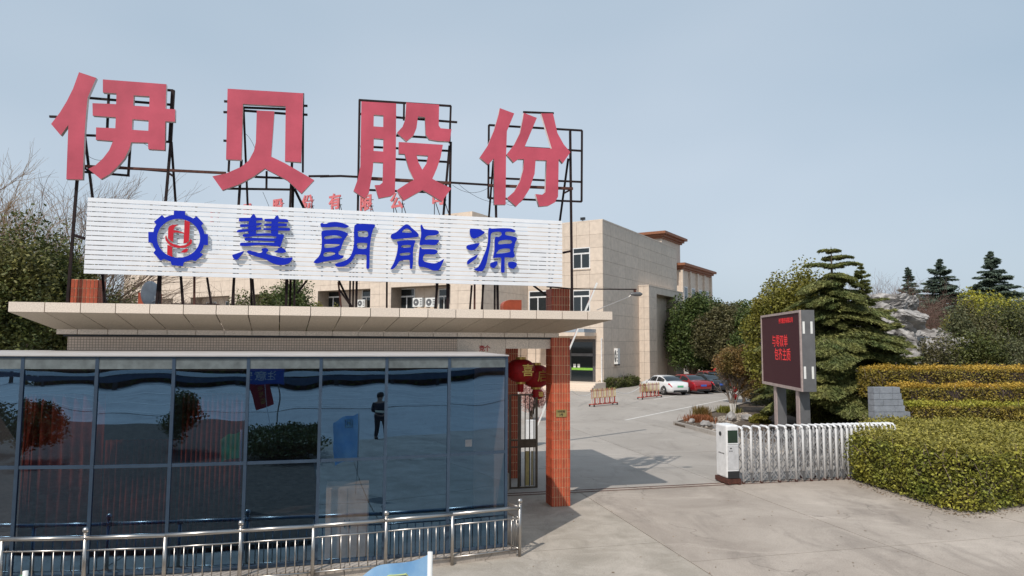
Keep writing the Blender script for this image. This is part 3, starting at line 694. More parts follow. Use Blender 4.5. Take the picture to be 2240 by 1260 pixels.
neng = cg(845, 480, 10.5, [[(100,390),(130,335),(230,290),(340,190),(440,115),(510,120),(580,190),(700,290),(745,350),(720,400),(560,420),(350,440),(180,460),(120,440)], [(370,270),(440,215),(500,215),(560,260),(575,300),(380,300)]],
 [[(250,510),(420,480),(650,480),(665,520),(630,620),(615,760),(615,960),(600,1100),(570,1140),(540,1100),(535,940),(430,930),(310,955),(250,1040),(170,1130),(95,1140),(170,1000),(230,830),(260,680),(265,580)],
  [(345,610),(400,592),(550,590),(550,640),(400,648),(350,640)], [(310,790),(400,768),(540,765),(540,815),(400,830),(330,830)]],
 [[(785,150),(815,120),(845,180),(880,220),(1000,238),(1140,245),(1200,275),(1205,320),(1120,365),(950,375),(890,430),(900,465),(1000,460),(1210,475),(1190,530),(1120,590),(900,580),(765,585),(790,420),(800,300)]],
 [[(770,630),(830,680),(1000,680),(1120,690),(1180,730),(1160,770),(1100,805),(900,800),(850,850),(845,930),(900,975),(1100,1010),(1220,970),(1325,910),(1290,1010),(1240,1110),(1190,1170),(1060,1170),(950,1120),(850,1095),(760,1085),(735,1000),(745,850)]])
yuan = cg(1010, 490, 10.5, [[(185,140),(220,105),(420,120),(470,150),(530,185),(500,225),(400,290),(290,335),(225,310),(190,240)]], [[(105,530),(130,490),(250,460),(410,440),(360,530),(290,595),(200,605),(130,580)]],
 [[(370,700),(330,790),(240,860),(160,920),(125,925),(125,860),(180,800),(270,750)]],
 [[(610,130),(640,90),(700,105),(900,95),(1100,100),(1190,125),(1240,160),(1200,190),(1100,180),(1010,185),(1000,240),(1060,265),(1220,295),(1275,340),(1240,400),(1215,500),(1190,620),(1220,720),(1170,775),(1000,765),(985,800),(985,1090),(960,1115),(900,1095),(905,800),(870,770),(780,775),(720,770),(750,600),(760,310),(850,300),(910,250),(900,190),(800,180),(700,200),(665,260),(660,400),(640,560),(600,750),(570,900),(520,1020),(470,1085),(380,1085),(310,1060),(280,1025),(360,1000),(430,900),(500,730),(560,580),(600,400),(605,250)],
  [(835,440),(870,390),(1000,365),(1120,375),(1155,410),(1120,450),(1000,455),(860,470)], [(795,680),(840,610),(930,570),(1080,565),(1110,600),(1100,640),(1000,665),(860,680)]],
 [[(650,910),(700,880),(815,855),(815,930),(770,990),(720,1015),(660,980)]], [[(1060,900),(1100,870),(1200,870),(1270,910),(1240,990),(1160,1030),(1080,990)]])
grp = 'blue characters on the white slatted board'
for pl_, lb in ((hui, 'raised blue brush style character with many strokes, first after the gear emblem'), (lang, 'raised blue brush style character with two ladder halves, second on the slatted board'),
                (neng, 'raised blue brush style character with roof shaped left top, third on the slatted board'), (yuan, 'raised blue brush style character with three drops at left, last on the slatted board')):
    sheet_letter(pl_, BT, .05, 'blue_sign_character', lb, 'sign character', M_blue, M_blueside, True, grp)
gear_o = [(635,95),(855,105),(855,180),(960,220),(1015,250),(1080,205),(1215,345),(1175,395),(1225,500),(1235,555),(1305,560),(1305,775),(1225,775),(1195,860),(1150,920),(1215,960),(1060,1090),(990,1070),(900,1090),(830,1115),(810,1190),(590,1170),(570,1100),(440,1050),(370,1080),(230,930),(270,870),(230,800),(210,740),(130,715),(130,515),(230,515),(245,440),(285,370),(240,315),(400,180),(450,235),(540,195),(630,180)]
gear_i = [(725+423*math.cos(a), 640+383*math.sin(a)) for a in np.linspace(0, 2*math.pi, 40, endpoint=False)]
emb = sheet_letter(cg(310, 450, 9.0, [gear_o, gear_i]), BT, .05, 'gear_emblem', 'blue gear ring emblem with red interlaced letters inside, at left of the slatted board', 'emblem', M_blue, M_blueside)
reds = cg(310, 450, 9.0, [[(515,640),(520,450),(545,400),(610,372),(720,375),(655,410),(625,480),(700,490),(825,525),(825,550),(700,525),(625,530),(618,715),(560,680)]],
 [[(845,280),(948,320),(945,400),(930,700),(870,735),(820,745),(835,500)]], [[(480,585),(500,650),(560,720),(640,760),(760,790),(870,770),(950,700),(960,650),(990,680),(985,740),(930,790),(840,830),(700,830),(600,800),(520,750),(470,680),(460,610)]],
 [[(505,765),(600,812),(605,1010),(500,960)]], [[(870,840),(920,850),(895,905),(850,925),(765,920),(810,880)]])
rl_ = sheet_letter(reds, BT-.002, .05, 'red_monogram', None, None, M_logored, M_blueside)
rl_.parent = emb; rl_.location = local(emb, rl_.location); rl_.rotation_euler = (0, 0, 0)

# steel frame behind the letters
FT = .86
frm = thing('steel_sign_frame', 'rusty dark angle iron frame standing on the canopy behind the big red characters', 'sign frame', gh(-6, FT, ZT), GA)
def fbar(u0, v0, u1, v1, w=.042, t0=FT, t1=FT, m=M_iron, down=False):
    s0, z0 = GP(u0, v0, t0); s1, z1 = GP(u1, v1, t1)
    if down:      # continue to the canopy top
        k = (ZT-z0)/(z1-z0); s1 = s0+(s1-s0)*k; t1 = t0+(t1-t0)*k; z1 = ZT
    MB().bar((s0+6, t0-FT, z0-ZT), (s1+6, t1-FT, z1-ZT), w).build('steel_bar', m, frm)
def K1(a, b, **k): fbar(100+a[0]/3.6, 130+a[1]/3.6, 100+b[0]/3.6, 130+b[1]/3.6, **k)
def K2(a, b, **k): fbar(700+a[0]/3.6, 180+a[1]/3.6, 700+b[0]/3.6, 180+b[1]/3.6, **k)
for a, b in (((325,302),(1000,358)), ((30,450),(90,452)), ((497,265),(485,540)), ((305,597),(395,600)), ((940,240),(1005,245)), ((940,648),(990,650)), ((295,885),(660,915)), ((668,650),(650,918)), ((300,850),(340,880)),
             ((560,848),(970,882)), ((960,890),(1005,920)), ((1405,330),(1440,332)), ((1400,415),(1430,416)), ((1400,640),(1425,641)), ((2015,364),(2062,366)), ((2015,434),(2062,436)), ((1545,378),(1895,392)), ((1545,402),(1895,428)),
             ((1445,785),(1440,885)), ((2028,268),(2025,890)), ((1645,925),(1880,935)), ((1415,1017),(1935,1025)), ((1740,880),(1738,1020)), ((2070,920),(2232,918))): K1(a, b)
K1((1003,243),(980,650), w=.07); K1((295,840),(1420,895), w=.05, m=M_rust)
for a, b, t1 in (((248,940),(220,1300),FT), ((985,650),(945,1110),FT), ((1542,790),(1520,1140),FT), ((1940,805),(1925,1160),FT), ((1950,985),(1945,1165),1.1)): K1(a, b, down=True, t1=t1, w=.05)
for a, b in (((308,600),(368,1078)), ((990,650),(1022,1115)), ((1558,380),(1590,1140)), ((1960,1020),(2030,1165))): K1(a, b, down=True, t1=1.4)
for a, b in (((305,140),(1032,187)), ((1030,187),(1020,480)), ((662,160),(660,300)), ((600,276),(1080,315)), ((600,420),(860,435)), ((318,505),(1010,540)), ((318,590),(1010,628)), ((0,742),(160,738)), ((160,738),(300,745)),
             ((380,848),(870,866)), ((318,250),(600,268)), ((1330,337),(2063,380)), ((1330,337),(1325,912)), ((2063,380),(2060,940)), ((1325,912),(2060,940)), ((1345,497),(2060,540)), ((1600,235),(1840,244)), ((1330,752),(2060,785)), ((1918,875),(1985,840))): K2(a, b)
K2((300,752),(1030,795), w=.065, m=M_rust); K2((1030,790),(1330,808)); K2((1325,812),(1990,838), w=.06, m=M_rust)
for a, b in (((312,140),(298,1010)), ((1030,470),(1020,1045)), ((1970,385),(1980,1260)), ((1385,950),(1387,1060)), ((1020,500),(972,1045))): K2(a, b, down=True, w=.05)
for a, b in (((1955,600),(1890,1080)), ((1365,620),(1330,1060))): K2(a, b, down=True, t1=1.4)
for x0_, y0_, x1_, y1_, rust in ((218,470,228,663,0),(224,601,231,663,0),(353.5,500,350,664,0),(396,605,401,665,0),(425.5,520,425,665,1),(453,607,462,665,0),(513,500,511,667,0),(552.5,610,557,667,0),(626,500,626,668,0),(644,520,644,668,0),
     (671,614,650,642,0),(740,617,746,670,1),(742,633,768,670,0),(768,500,765,670,0),(775,500,772,670,0),(847,510,846,671,0),(957,500,954,672,0),(979,520,978,674,0),(1032,624,1028,675,0),(1039,510,1038,675,1),(1059,520,1055,676,0),(1083,530,1082,676,0)):
    fbar(x0_, y0_, x1_, y1_, w=.04, m=M_rust if rust else M_iron, down=(y1_ > 655))
fbar(1167, 625, 1195, 646, w=.04); fbar(163, 515, 186, 522, w=.06); fbar(1231, 553, 1250, 549, w=.05); fbar(1196, 627, 1252, 632, w=.03)
# loose wires sagging behind the letters
wires = MB()
for (u0, v0), (u1, v1), sag in (((180,330),(240,345),12), ((285,315),(335,330),-10), ((536,292),(560,330),-6), ((990,405),(1070,410),14), ((575,420),(590,455),0), ((1000,400),(1120,440),18), ((1100,440),(1150,430),14)):
    pts = []
    for i in range(9):
        t_ = i/8; s_, z_ = GP(lerp(u0, u1, t_), lerp(v0, v1, t_)+sag*4*t_*(1-t_), FT+.05); pts.append((s_+6, .05, z_-ZT))
    wires.tube(pts, .004, 4)
wires.build('loose_wire', M_iron, frm)
# satellite dish
dsh = thing('satellite_dish', 'small grey satellite dish lying tilted on the left part of the canopy', 'satellite dish', gh(GP(333, 660, 1.6)[0], 1.6, ZT), GA+R(38))
rr_ = .27
pr = [(.001, .0)]+[(rr_*k/6, .07*(k/6)**2) for k in range(1, 7)]+[(rr_, .082)]+[(rr_*k/6, .012+.07*(k/6)**2) for k in range(5, 0, -1)]
dd = MB().lathe(pr, 22, (0, 0, 0), 'y').build('dish', mat('dish_grey', (.50, .53, .57), .4), dsh, True); dd.location = (0, 0, .30); dd.rotation_euler = (R(-8), 0, 0); dd.scale = (.8, 1, 1.12)
MB().bar((0, .05, 0), (0, .03, .28), .03).build('stand', M_iron, dsh)
MB().tube([(0, -.0, .12), (-.05, -.28, .16)], .012).build('feed_arm', M_white, dsh)
MB().tube([(-.05, -.30, .13), (-.05, -.26, .24)], .03).build('feed_horn', M_white, dsh)
mt_ = MB().box(-.5, -.15, 0, .5, .15, .10).build('rubble_pile', M_rust); mt_.location = gh(GP(430, 662, 1.6)[0], 1.6, ZT); mt_.rotation_euler = (0, 0, GA)
bevel(mt_, .04, 2); tag(mt_, 'dark brown bundle lying on the canopy between the thin posts', 'bundle')
# yard lamp on its bracket
lampS = .9
lt = 1.6
lp = thing('floodlight', 'dusty floodlight head on a long thin bracket reaching right from the canopy column', 'floodlight', gh(*[GP(1250, 632, lt)[0], lt, ZT]), GA)
def LP(u, v): s_, z_ = GP(u, v, lt); q = Vector((s_, 0, z_))-Vector((GP(1250, 632, lt)[0], 0, ZT)); return (q.x, 0, q.z)
MB().bar(LP(1249, 632), LP(1392, 633), .028).build('bracket_arm', M_iron, lp)
MB().tube([LP(1306, 678), LP(1375, 650), LP(1384, 642)], .012, 6).build('brace', M_steel, lp)
MB().bar(LP(1249, 632), LP(1249, 680), .04).build('post', M_iron, lp)
a_ = Vector(LP(1378, 643)); b_ = Vector(LP(1411, 645))
MB().lathe([(.01, -.0), (.035, .04), (.055, .14), (.055, .28), (.02, .34)], 12, (a_.x, 0, a_.z), 'x').build('lamp_head', M_signgrey, lp, True)
MB().bar(LP(1388, 634), LP(1390, 643), .05).build('swivel', M_rust, lp)

# ------------------------------------------------------------ doorway: pedestrian gate, lanterns, barrier arm
pg = thing('pedestrian_gate', 'bronze metal pedestrian gate leaf with upright bars between the glass room and the tiled column', 'gate', G(1143, 1068), GA)
def PG(u, v): p = PLN(u, v, pg.location, e2); q = local(pg, p); return q.x, q.z
gx0 = PG(1112, 1068)[0]; gx1 = PG(1175, 1068)[0]; gz = PG(1143, 862)[1]
zz = [PG(1143, v)[1] for v in (1060, 978, 960, 955)]
for x in (gx0+.28, gx1-.02): MB().box(x-.03, -.02, 0, x+.03, .02, gz).build('stile', M_bronze, pg)
MB().box(gx0, -.06, 0, gx0+.06, .0, gz).build('post', M_bronze, pg)
for z in (0.02, PG(1143, 970)[1]-.09, PG(1143, 970)[1]+.09, gz-.02): MB().box(gx0+.06, -.018, z-.02, gx1-.052, .018, z+.02).build('cross_rail', M_bronze, pg)
MB().box(gx0+.312, -.008, PG(1143, 970)[1]-.068, gx1-.052, .008, PG(1143, 970)[1]+.068).build('kick_panel', M_bronze, pg)
for i in range(4):
    x = lerp(gx0+.33, gx1-.09, i/3)
    MB().bar((x, 0, PG(1143, 970)[1]+.11), (x, 0, gz-.04), .022).build('bar', M_dark, pg)
    MB().bar((x, 0, .05), (x, 0, PG(1143, 970)[1]-.11), .022).build('bar', M_dark, pg)
for i, (u, w) in enumerate(((1155, 10), (1166, 5))):
    a = PG(u, 1000)[0]; MB().box(a-.045 if i == 0 else a-.02, .08, .05, a+.05 if i == 0 else a+.02, .11, PG(1143, 980)[1]-.1).build('yellow_board', M_baryel, pg)
pgb = MB().box(0, 0, 0, 0.7, .10, .45).build('low_wall', M_apron); pgb.location = G(1114, 1075); pgb.rotation_euler = (0, 0, GA+R(90)); tag(pgb, 'short low concrete wall stub beside the pedestrian gate', 'wall')
def lantern(u, v, t, dia, label, ch):
    s_, z_ = GP(u, v, t); r = dia/2
    L_ = thing('red_lantern', label, 'lantern', gh(s_, t, z_-r*.8), GA, 'red lanterns hung under the canopy')
    pr = []
    for k in range(15):
        a = -math.pi/2+math.pi*k/14; pr.append((max(.12*dia, r*math.cos(a)**.8 if math.cos(a) > 0 else 0), r*.78+r*.78*math.sin(a)))
    nseg = 24; mb = MB(); vs = []; k = len(pr)
    for rr, z in pr:
        for j in range(nseg):
            a = 2*math.pi*j/nseg; q = rr*(1 if j % 2 else .955); vs.append((q*math.cos(a), q*math.sin(a), z))
    mb.add(vs, [(i*nseg+j, i*nseg+(j+1) % nseg, (i+1)*nseg+(j+1) % nseg, (i+1)*nseg+j) for i in range(k-1) for j in range(nseg)])
    mb.build('lantern_body', M_lantern, L_, True)
    for z0, z1 in ((-.05*dia, .03*dia), (r*1.56-.03*dia, r*1.56+.06*dia)): MB().lathe([(.16*dia, z0), (.17*dia, z0), (.17*dia, z1), (.15*dia, z1)], 16).build('gold_cap', M_gold, L_)
    MB().tube([(0, 0, r*1.6), (0, 0, r*1.6+.5)], .006, 5).build('hanging_cord', M_iron, L_)
    MB().lathe([(.09*dia, -.32*dia), (.10*dia, -.3*dia), (.11*dia, -.05*dia), (.01, -.04*dia)], 12).build('tassel', M_lantern, L_)
    me = text_mesh(ch, dia*.42, .006, .003); me.transform(STAND); o = link('gold_character', me, M_gold, L_); o.location = (dia*.12, -r*.985, r*.78)
lantern(1139, 810, 1.9, .74, 'big red lantern hanging nearest the glass room, partly hidden', '喜')
lantern(1172, 822, 2.1, .74, 'big red lantern with gold character hanging beside the tiled column', '启')
lantern(1176, 862, 4.2, .36, 'small red lantern hanging lowest in the doorway behind the gate', '福')
# raised barrier arm
bp_ = G(1172, 975); bar_ = thing('barrier', 'white barrier boom with red reflective bands raised behind the tiled column', 'barrier', bp_, R(12))
pl0 = PLN(1183, 912, bp_, Vector((0, 1, 0))); pl1 = PLN(1306, 619, bp_, Vector((0, 1, 0)))
a_ = local(bar_, pl0); b_ = local(bar_, pl1); a_ = a_+(a_-b_)*.10
MB().box(a_.x-.34, -.15, 0, a_.x+.02, .15, .95).build('cabinet', M_offwhite, bar_)
MB().bar(a_, b_, .17, .06).build('boom', M_white, bar_)
for t_ in (.03, .2, .55, .62, .86): MB().bar(a_.lerp(b_, t_), a_.lerp(b_, t_+.09), .115, .066).build('reflective_band', M_barred, bar_)

# ------------------------------------------------------------ retractable gate
g0 = G(1600, 1060); g1 = G(1862, 1049); gd = (g1-g0).normalized(); gang = math.atan2(gd.y, gd.x)
rg = thing('retractable_gate', 'folded white steel retractable gate with lattice bars and a square drive unit', 'gate', g0, gang)
GH = 1.52; GDp = .46
nrmG = Vector((-gd.y, gd.x, 0))
def gx(u, v=1050): return local(rg, PLN(u, v, g0, nrmG)).x
xs = [gx(u) for u in (1626, 1645, 1666, 1684, 1705, 1723, 1742, 1759, 1775, 1791, 1805, 1819, 1832, 1845, 1857)]
while len(xs) < 26: xs.append(xs[-1]+.145)
rr_ = .031
def arch(full):
    z0 = .05 if full else .30
    pts = [(0, 0, z0), (0, 0, GH-.09), (0, .03, GH-.03), (0, .09, GH), (0, GDp-.09, GH), (0, GDp-.03, GH-.03), (0, GDp, GH-.09), (0, GDp, z0)]
    return MB().tube(pts, rr_, 8).mesh('fold_frame', True)
A1, A0 = arch(True), arch(False)
wh = MB().lathe([(.01, -.02), (.04, -.02), (.045, 0), (.04, .02), (.01, .02)], 10, (0, 0, .045), 'y').mesh('wheel')
for i, x in enumerate(xs):
    o = link('fold_frame', A1 if i % 2 == 0 else A0, M_offwhite, rg); o.location = (x, 0, 0)
    if i % 2 == 0:
        for y in (0, GDp): w_ = link('wheel', wh, M_rust, rg); w_.location = (x, y, 0)
    if i % 2 == 1:
        o = MB().bar((x, .0, .05), (x, .0, .29), .045).build('foot_bracket', M_signgrey, rg)
for a, b in zip(xs[:-1], xs[1:]):
    l_ = MB()
    for y in (.03, GDp-.03):
        for zc0, zc1 in ((.10, .45), (.45, .80), (.80, 1.12), (1.12, 1.42)):
            l_.bar((a, y, zc0), (b, y+.012, zc1), .006, .026); l_.bar((a, y+.026, zc1), (b, y+.018, zc0), .006, .026)
        l_.bar(((a+b)/2, y+.03, .10), ((a+b)/2, y+.03, 1.40), .016, .03)
    l_.build('lattice', mat('lattice_grey', (.36, .36, .37), .4, metal=.3), rg)
# drive unit
xa, xb = -.04-.0, gx(1618); xa = gx(1590)
dy0, dy1 = -.02, .58
du = MB().prism([(xa, dy0), (xb, dy0), (xb, dy1), (xa, dy1)], .16, 1.60).build('drive_unit', M_offwhite, rg); bevel(du, .05, 3)
MB().box(xa-.02, dy0-.03, .03, xb+.02, dy1+.03, .155).build('unit_base', M_rust, du)
MB().box(xa+.02, dy0-.012, .17, xb-.02, dy0-.004, .36).build('black_skirt', M_dark, du)
MB().box(xa+.04, dy0-.010, 1.12, xb-.05, dy0-.002, 1.46).build('display_window', mat('display_green', (.015, .035, .022), .15), du)
MB().box(xa+.035, dy0-.02, 1.09, xb-.045, dy0-.0105, 1.115).build('window_sill', M_offwhite, du)
MB().box(xa+.03, dy0-.008, .40, xb-.04, dy0-.001, 1.05).build('front_panel', mat('light_grey_panel', (.52, .52, .53), .4), du)
for dx, z, w in ((.10, .96, .05), (.08, .885, .025), (.14, .885, .025)): MB().box(xa+dx, dy0-.014, z, xa+dx+w, dy0-.009, z+.03).build('marking', M_dark, du)
MB().lathe([(.01, 0), (.06, 0), (.06, .012), (.01, .012)], 16, (xa-.014, .30, 1.34), 'x').build('speaker_disc', M_dark, du)
for k in range(4): MB().box(xa-.006, .12+k*.08, .80, xa-.001, .17+k*.08, .835).build('marking', M_signgrey, du)
for x in (xa+.03, xb-.05):
    w_ = link('wheel', wh, M_rust, rg); w_.location = (x, dy0-.05, .0)

# ------------------------------------------------------------ LED sign
lc = D(1752, 678, 22.5); lf = D(1666, 690, 27.2)
dl = Vector((lf.x-lc.x, lf.y-lc.y, 0)).normalized(); LL = 4.7
ls = thing('led_sign', 'large dark led display board on two grey posts facing the driveway', 'led sign', (lc.x, lc.y, 0), math.atan2(dl.y, dl.x))
# local x runs along the face away from the camera, local -y is to the right (+x world)
zt = lc.z; zb_ = D(1757, 857, 22.5).z; TH = .42
MB().box(0, -TH, zb_, LL, -.002, zt).build('housing', M_signgrey, ls)
fr = MB(); fr.box(0, 0, zb_, LL, .05, zb_+.10).box(0, 0, zt-.08, LL, .05, zt).box(0, 0, zb_+.10, .08, .05, zt-.08).box(LL-.08, 0, zb_+.10, LL, .05, zt-.08); fr.build('frame', M_pink, ls)
MB().box(.08, .0, zb_+.10, LL-.08, .02, zt-.08).build('led_panel', M_led, ls)
for z0 in (zt-.78, zb_+.42):
    for y in (-.32, -.07): MB().box(-.006, y-.035, z0, -.001, y+.035, z0+.40).build('white_strip', M_white, ls)
FACE = Matrix(((-1, 0, 0, 0), (0, 0, 1, 0), (0, 1, 0, 0), (0, 0, 0, 1)))
def ledtext(tx, size, x, z, bold=0, sx=1):
    me = text_mesh(tx, size, .004, bold, sx); me.transform(FACE); o = link('led_lettering', me, M_ledtext, ls); o.location = (x, .024, z)
H_ = zt-zb_
ledtext('与零双单', .47, LL*.50, zb_+H_*.61, sx=1.0)
ledtext('包齐主质', .47, LL*.44, zb_+H_*.43, sx=1.0)
ledtext('伊贝股份有限公司', .20, LL*.34, zb_+H_*.885, sx=1.0)
for x in (.55, 3.1):
    MB().box(x, -TH+.04, 0, x+.30, -.06, zb_-.002).build('post', M_signgrey, ls)
    MB().box(x-.0, -.058, 0, x+.30, -.02, zb_-.002).build('post_cheek', M_pink, ls)

# ------------------------------------------------------------ office building
OA = R(-31); oc = D(1318, 482, 58)
oz = oc.z; oc0 = Vector((oc.x, oc.y, 0))
wing = thing('office_wing', 'beige stone clad three storey office wing with an entrance and portal on its shaded side', 'office building', oc0, OA)
ex = Vector((math.cos(OA), math.sin(OA), 0)); ey = Vector((-math.sin(OA), math.cos(OA), 0))
def OF(u, v, y=0):  # pixel -> local x,z on a plane parallel to the front
    q = local(wing, PLN(u, v, oc0+ey*y, ey)); return q.x, q.z
def OS(u, v, x=0):  # pixel -> local y,z on side plane
    q = local(wing, PLN(u, v, oc0+ex*x, ex)); return q.y, q.z
SLn = OS(1480, 560)[0]
WL = -7.4
MB().box(WL, .05, 0, -.05, SLn, oz).build('wall', M_bstone2, wing)
MB().box(WL-.05, .0, oz, .02, SLn, oz+.12).build('coping', M_bstone, wing)
dx0, dx1 = OF(1250, 800)[0], OF(1297, 800)[0]; dz1 = OF(1270, 742)[1]
wins = []
for (u0, v0, u1, v1) in ((1253, 543, 1291, 587), (1253, 635, 1291, 682), (1157, 637, 1197, 684)):
    a = OF(u0, v0); b = OF(u1, v1); wins.append((a[0], b[1], b[0], a[1]))
wins.append((wins[2][0], wins[0][1], wins[2][2], wins[0][3]))
holes = wins+[(dx0-.2, 0, dx1+.1, dz1)]
rh = 1.0
def clad(x0, x1, z0, z1, pw, ph, put, holes, off=0):
    """panel grid clipped around rectangular openings"""
    nx = max(1, round((x1-x0)/pw)); nz_ = max(1, round((z1-z0)/ph)); gp = .009
    for i in range(nx):
        for j in range(nz_):
            rects = [(x0+(x1-x0)*i/nx+gp, z0+(z1-z0)*j/nz_+gp, x0+(x1-x0)*(i+1)/nx-gp, z0+(z1-z0)*(j+1)/nz_-gp)]
            for h in holes:
                nr = []
                for r in rects:
                    if r[2] <= h[0] or r[0] >= h[2] or r[3] <= h[1] or r[1] >= h[3]: nr.append(r); continue
                    if r[0] < h[0]: nr.append((r[0], r[1], h[0], r[3]))
                    if r[2] > h[2]: nr.append((h[2], r[1], r[2], r[3]))
                    a, b = max(r[0], h[0]), min(r[2], h[2])
                    if r[1] < h[1]: nr.append((a, r[1], b, h[1]))
                    if r[3] > h[3]: nr.append((a, h[3], b, r[3]))
                rects = nr
            for r in rects:
                if r[2]-r[0] > .03 and r[3]-r[1] > .03: put(*r)
clad(WL, 0, .6, oz, 1.25, 1.12, lambda a, b, c, d: MB().box(a, 0, b, c, .045, d).build('stone_panel', M_bstone, wing), holes)
py0 = OS(1398, 730)[0]
pxw = 1.03
q = local(wing, PLN(1495, 730, oc0+ex*pxw, ex)); py1 = q.y; pz = OS(1409, 626, .5)[1]
sx_ = MB()
clad(.05, SLn, .6, oz, 1.75, 1.12, lambda a, b, c, d: MB().box(-.045, a, b, 0, c, d).build('stone_panel', M_bstone, wing), [(py0, 0, py1, pz)])
def window(parent, x0, z0, x1, z1, y=0.05, out=-1, nm='window'):
    f = MB(); t = .09; zb2 = z0+(z1-z0)*.68; xm = (x0+x1)/2
    y0, y1 = y-.06, y-.0
    f.box(x0, y0, z0, x0+t, y1, z1).box(x1-t, y0, z0, x1, y1, z1).box(x0+t, y0, z0, x1-t, y1, z0+t).box(x0+t, y0, z1-t, x1-t, y1, z1).box(x0+t, y0, zb2, x1-t, y1, zb2+.13).box(xm-.05, y0, z0+t, xm+.05, y1, zb2)
    w = f.build(nm, M_wframe, parent)
    MB().add([(x0+t, y-.02, z0+t), (x1-t, y-.02, z0+t), (x1-t, y-.02, z1-t), (x0+t, y-.02, z1-t)], [(0, 1, 2, 3)]).build('pane', M_carglass, w)
    MB().box(x0-.06, y-.13, z0-.1, x1+.06, y+.02, z0-.005).build('sill', M_bstone, w)
for w_ in wins: window(wing, *w_)
# entrance
en = MB(); en.box(dx0-.2, -.03, 0, dx0, .05, dz1).box(dx1-.0, -.03, 0, dx1+.25, .05, dz1).box(dx0, -.03, dz1-.25, dx1, .05, dz1); 
ent = en.build('entrance_surround', mat('dark_granite', (.09, .085, .085), .4, var=.4, vscale=20), wing)
MB().box(dx0, .0, .5, dx1, .04, dz1-.25).build('entrance_glass', M_carglass, wing)
zb3 = OF(1270, 776)[1]; MB().box(dx0, -.05, zb3-.12, dx1, -.005, zb3+.12).build('door_header', M_signgrey, wing)
zg = OF(1270, 807)[1]; MB().box(dx0+.02, -.008, zg-.10, dx1-.02, -.002, zg+.10).build('green_film_band', mat('green_film', (.22, .45, .06), .5), wing)
for u in (1257, 1266): a = OF(u, 798)[0]; MB().box(a-.12, -.01, zg+.12, a+.12, -.003, zg+.42).build('door_notice', M_white, wing)
for k in range(4): MB().box(dx0-3-.0, -2.2-.35*k+.0, 0, dx1+1.2, -1.85-.35*k if k else -.06, .60-.15*k).build('step', M_granite, wing)
MB().box(dx0-3, -2.4, dz1+.25, dx1+.35, -.01, dz1+.55).build('canopy', M_bstone, wing)
MB().box(dx0-3, -2.39, dz1+.56, dx1+.3, -.01, dz1+.85).build('canopy_trim', mat('pale_blue_grey_paint', (.30, .35, .40), .5), wing)
MB().tube([(-.12, -.10, .2), (-.12, -.10, dz1+.1)], .06, 8).build('downpipe', M_wframe, wing)
# portal on the side wall
por = thing('side_portal', 'tall boxed stone portal with deep recess on the shaded side of the office wing', 'portal', oc0+ex*0+ey*py0, OA)
Lp = py1-py0; ra_ = OS(1437, 700, pxw)[0]-py0; rb_ = OS(1478, 700, pxw)[0]-py0; rz = OS(1457, 647, pxw)[1]
MB().box(.0, .05, 0, pxw-.05, ra_, pz).box(.0, rb_, 0, pxw-.05, Lp-.05, pz).box(.0, ra_, rz, pxw-.05, rb_, pz).build('wall', M_bstone2, por)
clad(0, pxw, 0, pz, .6, 1.1, lambda a, b, c, d: MB().box(a, 0, b, c, .045, d).build('stone_panel', M_bstone, por), [])
clad(.05, Lp, 0, pz, 1.3, 1.1, lambda a, b, c, d: MB().box(pxw-.045, a, b, pxw, c, d).build('stone_panel', M_bstone, por), [(ra_, 0, rb_, rz)])
MB().box(.0, ra_+.01, 0, .05, rb_-.01, rz).build('recess_back', M_bstone, por)
MB().box(-.0, -.03, pz, pxw+.03, Lp, pz+.1).build('coping', M_bstone, por)
# outdoor unit on side wall
def ac_unit(root_loc, rz_, label, group=None):
    a = thing('air_conditioner', label, 'air conditioner', root_loc, rz_, group)
    MB().box(-.42, 0, 0, .42, .32, .62).build('casing', M_white, a)
    MB().lathe([(.01, -.012), (.235, -.012), (.245, .0), (.01, .0)], 20, (-.12, -.002, .31), 'y').build('fan_grille', M_signgrey, a)
    MB().lathe([(.01, -.014), (.06, -.014), (.06, .0), (.01, .0)], 12, (-.12, -.013, .31), 'y').build('fan_hub', M_white, a)
    for i in range(4): MB().box(.20, -.006, .1+.12*i, .38, -.001, .16+.12*i).build('vent_slat', M_signgrey, a)
    for sx in (-.3, .3): MB().box(sx-.03, 0, -.05, sx+.03, .35, -.002).build('bracket', M_iron, a)
    return a
ya, za = OS(1335, 797); yb = OS(1352, 797)[0]; zt2 = OS(1340, 762)[1]
a1 = ac_unit(oc0+ey*((ya+yb)/2)+ex*.17+Vector((0, 0, za)), OA, 'tall white outdoor unit on the shaded side wall of the office wing')
a1.scale = (.40, 1.6, (zt2-za)/.62)
wing_cam = thing('security_light', 'small dark floodlight on the roof edge of the office wing', 'light', oc0+ex*OF(1275, 487)[0]+Vector((0, 0, oz+.12)), OA)
MB().box(-.2, -.1, .08, .2, .1, .3).build('lamp_body', M_dark, wing_cam); MB().box(-.03, -.03, 0, .03, .03, .08).build('bracket', M_iron, wing_cam)

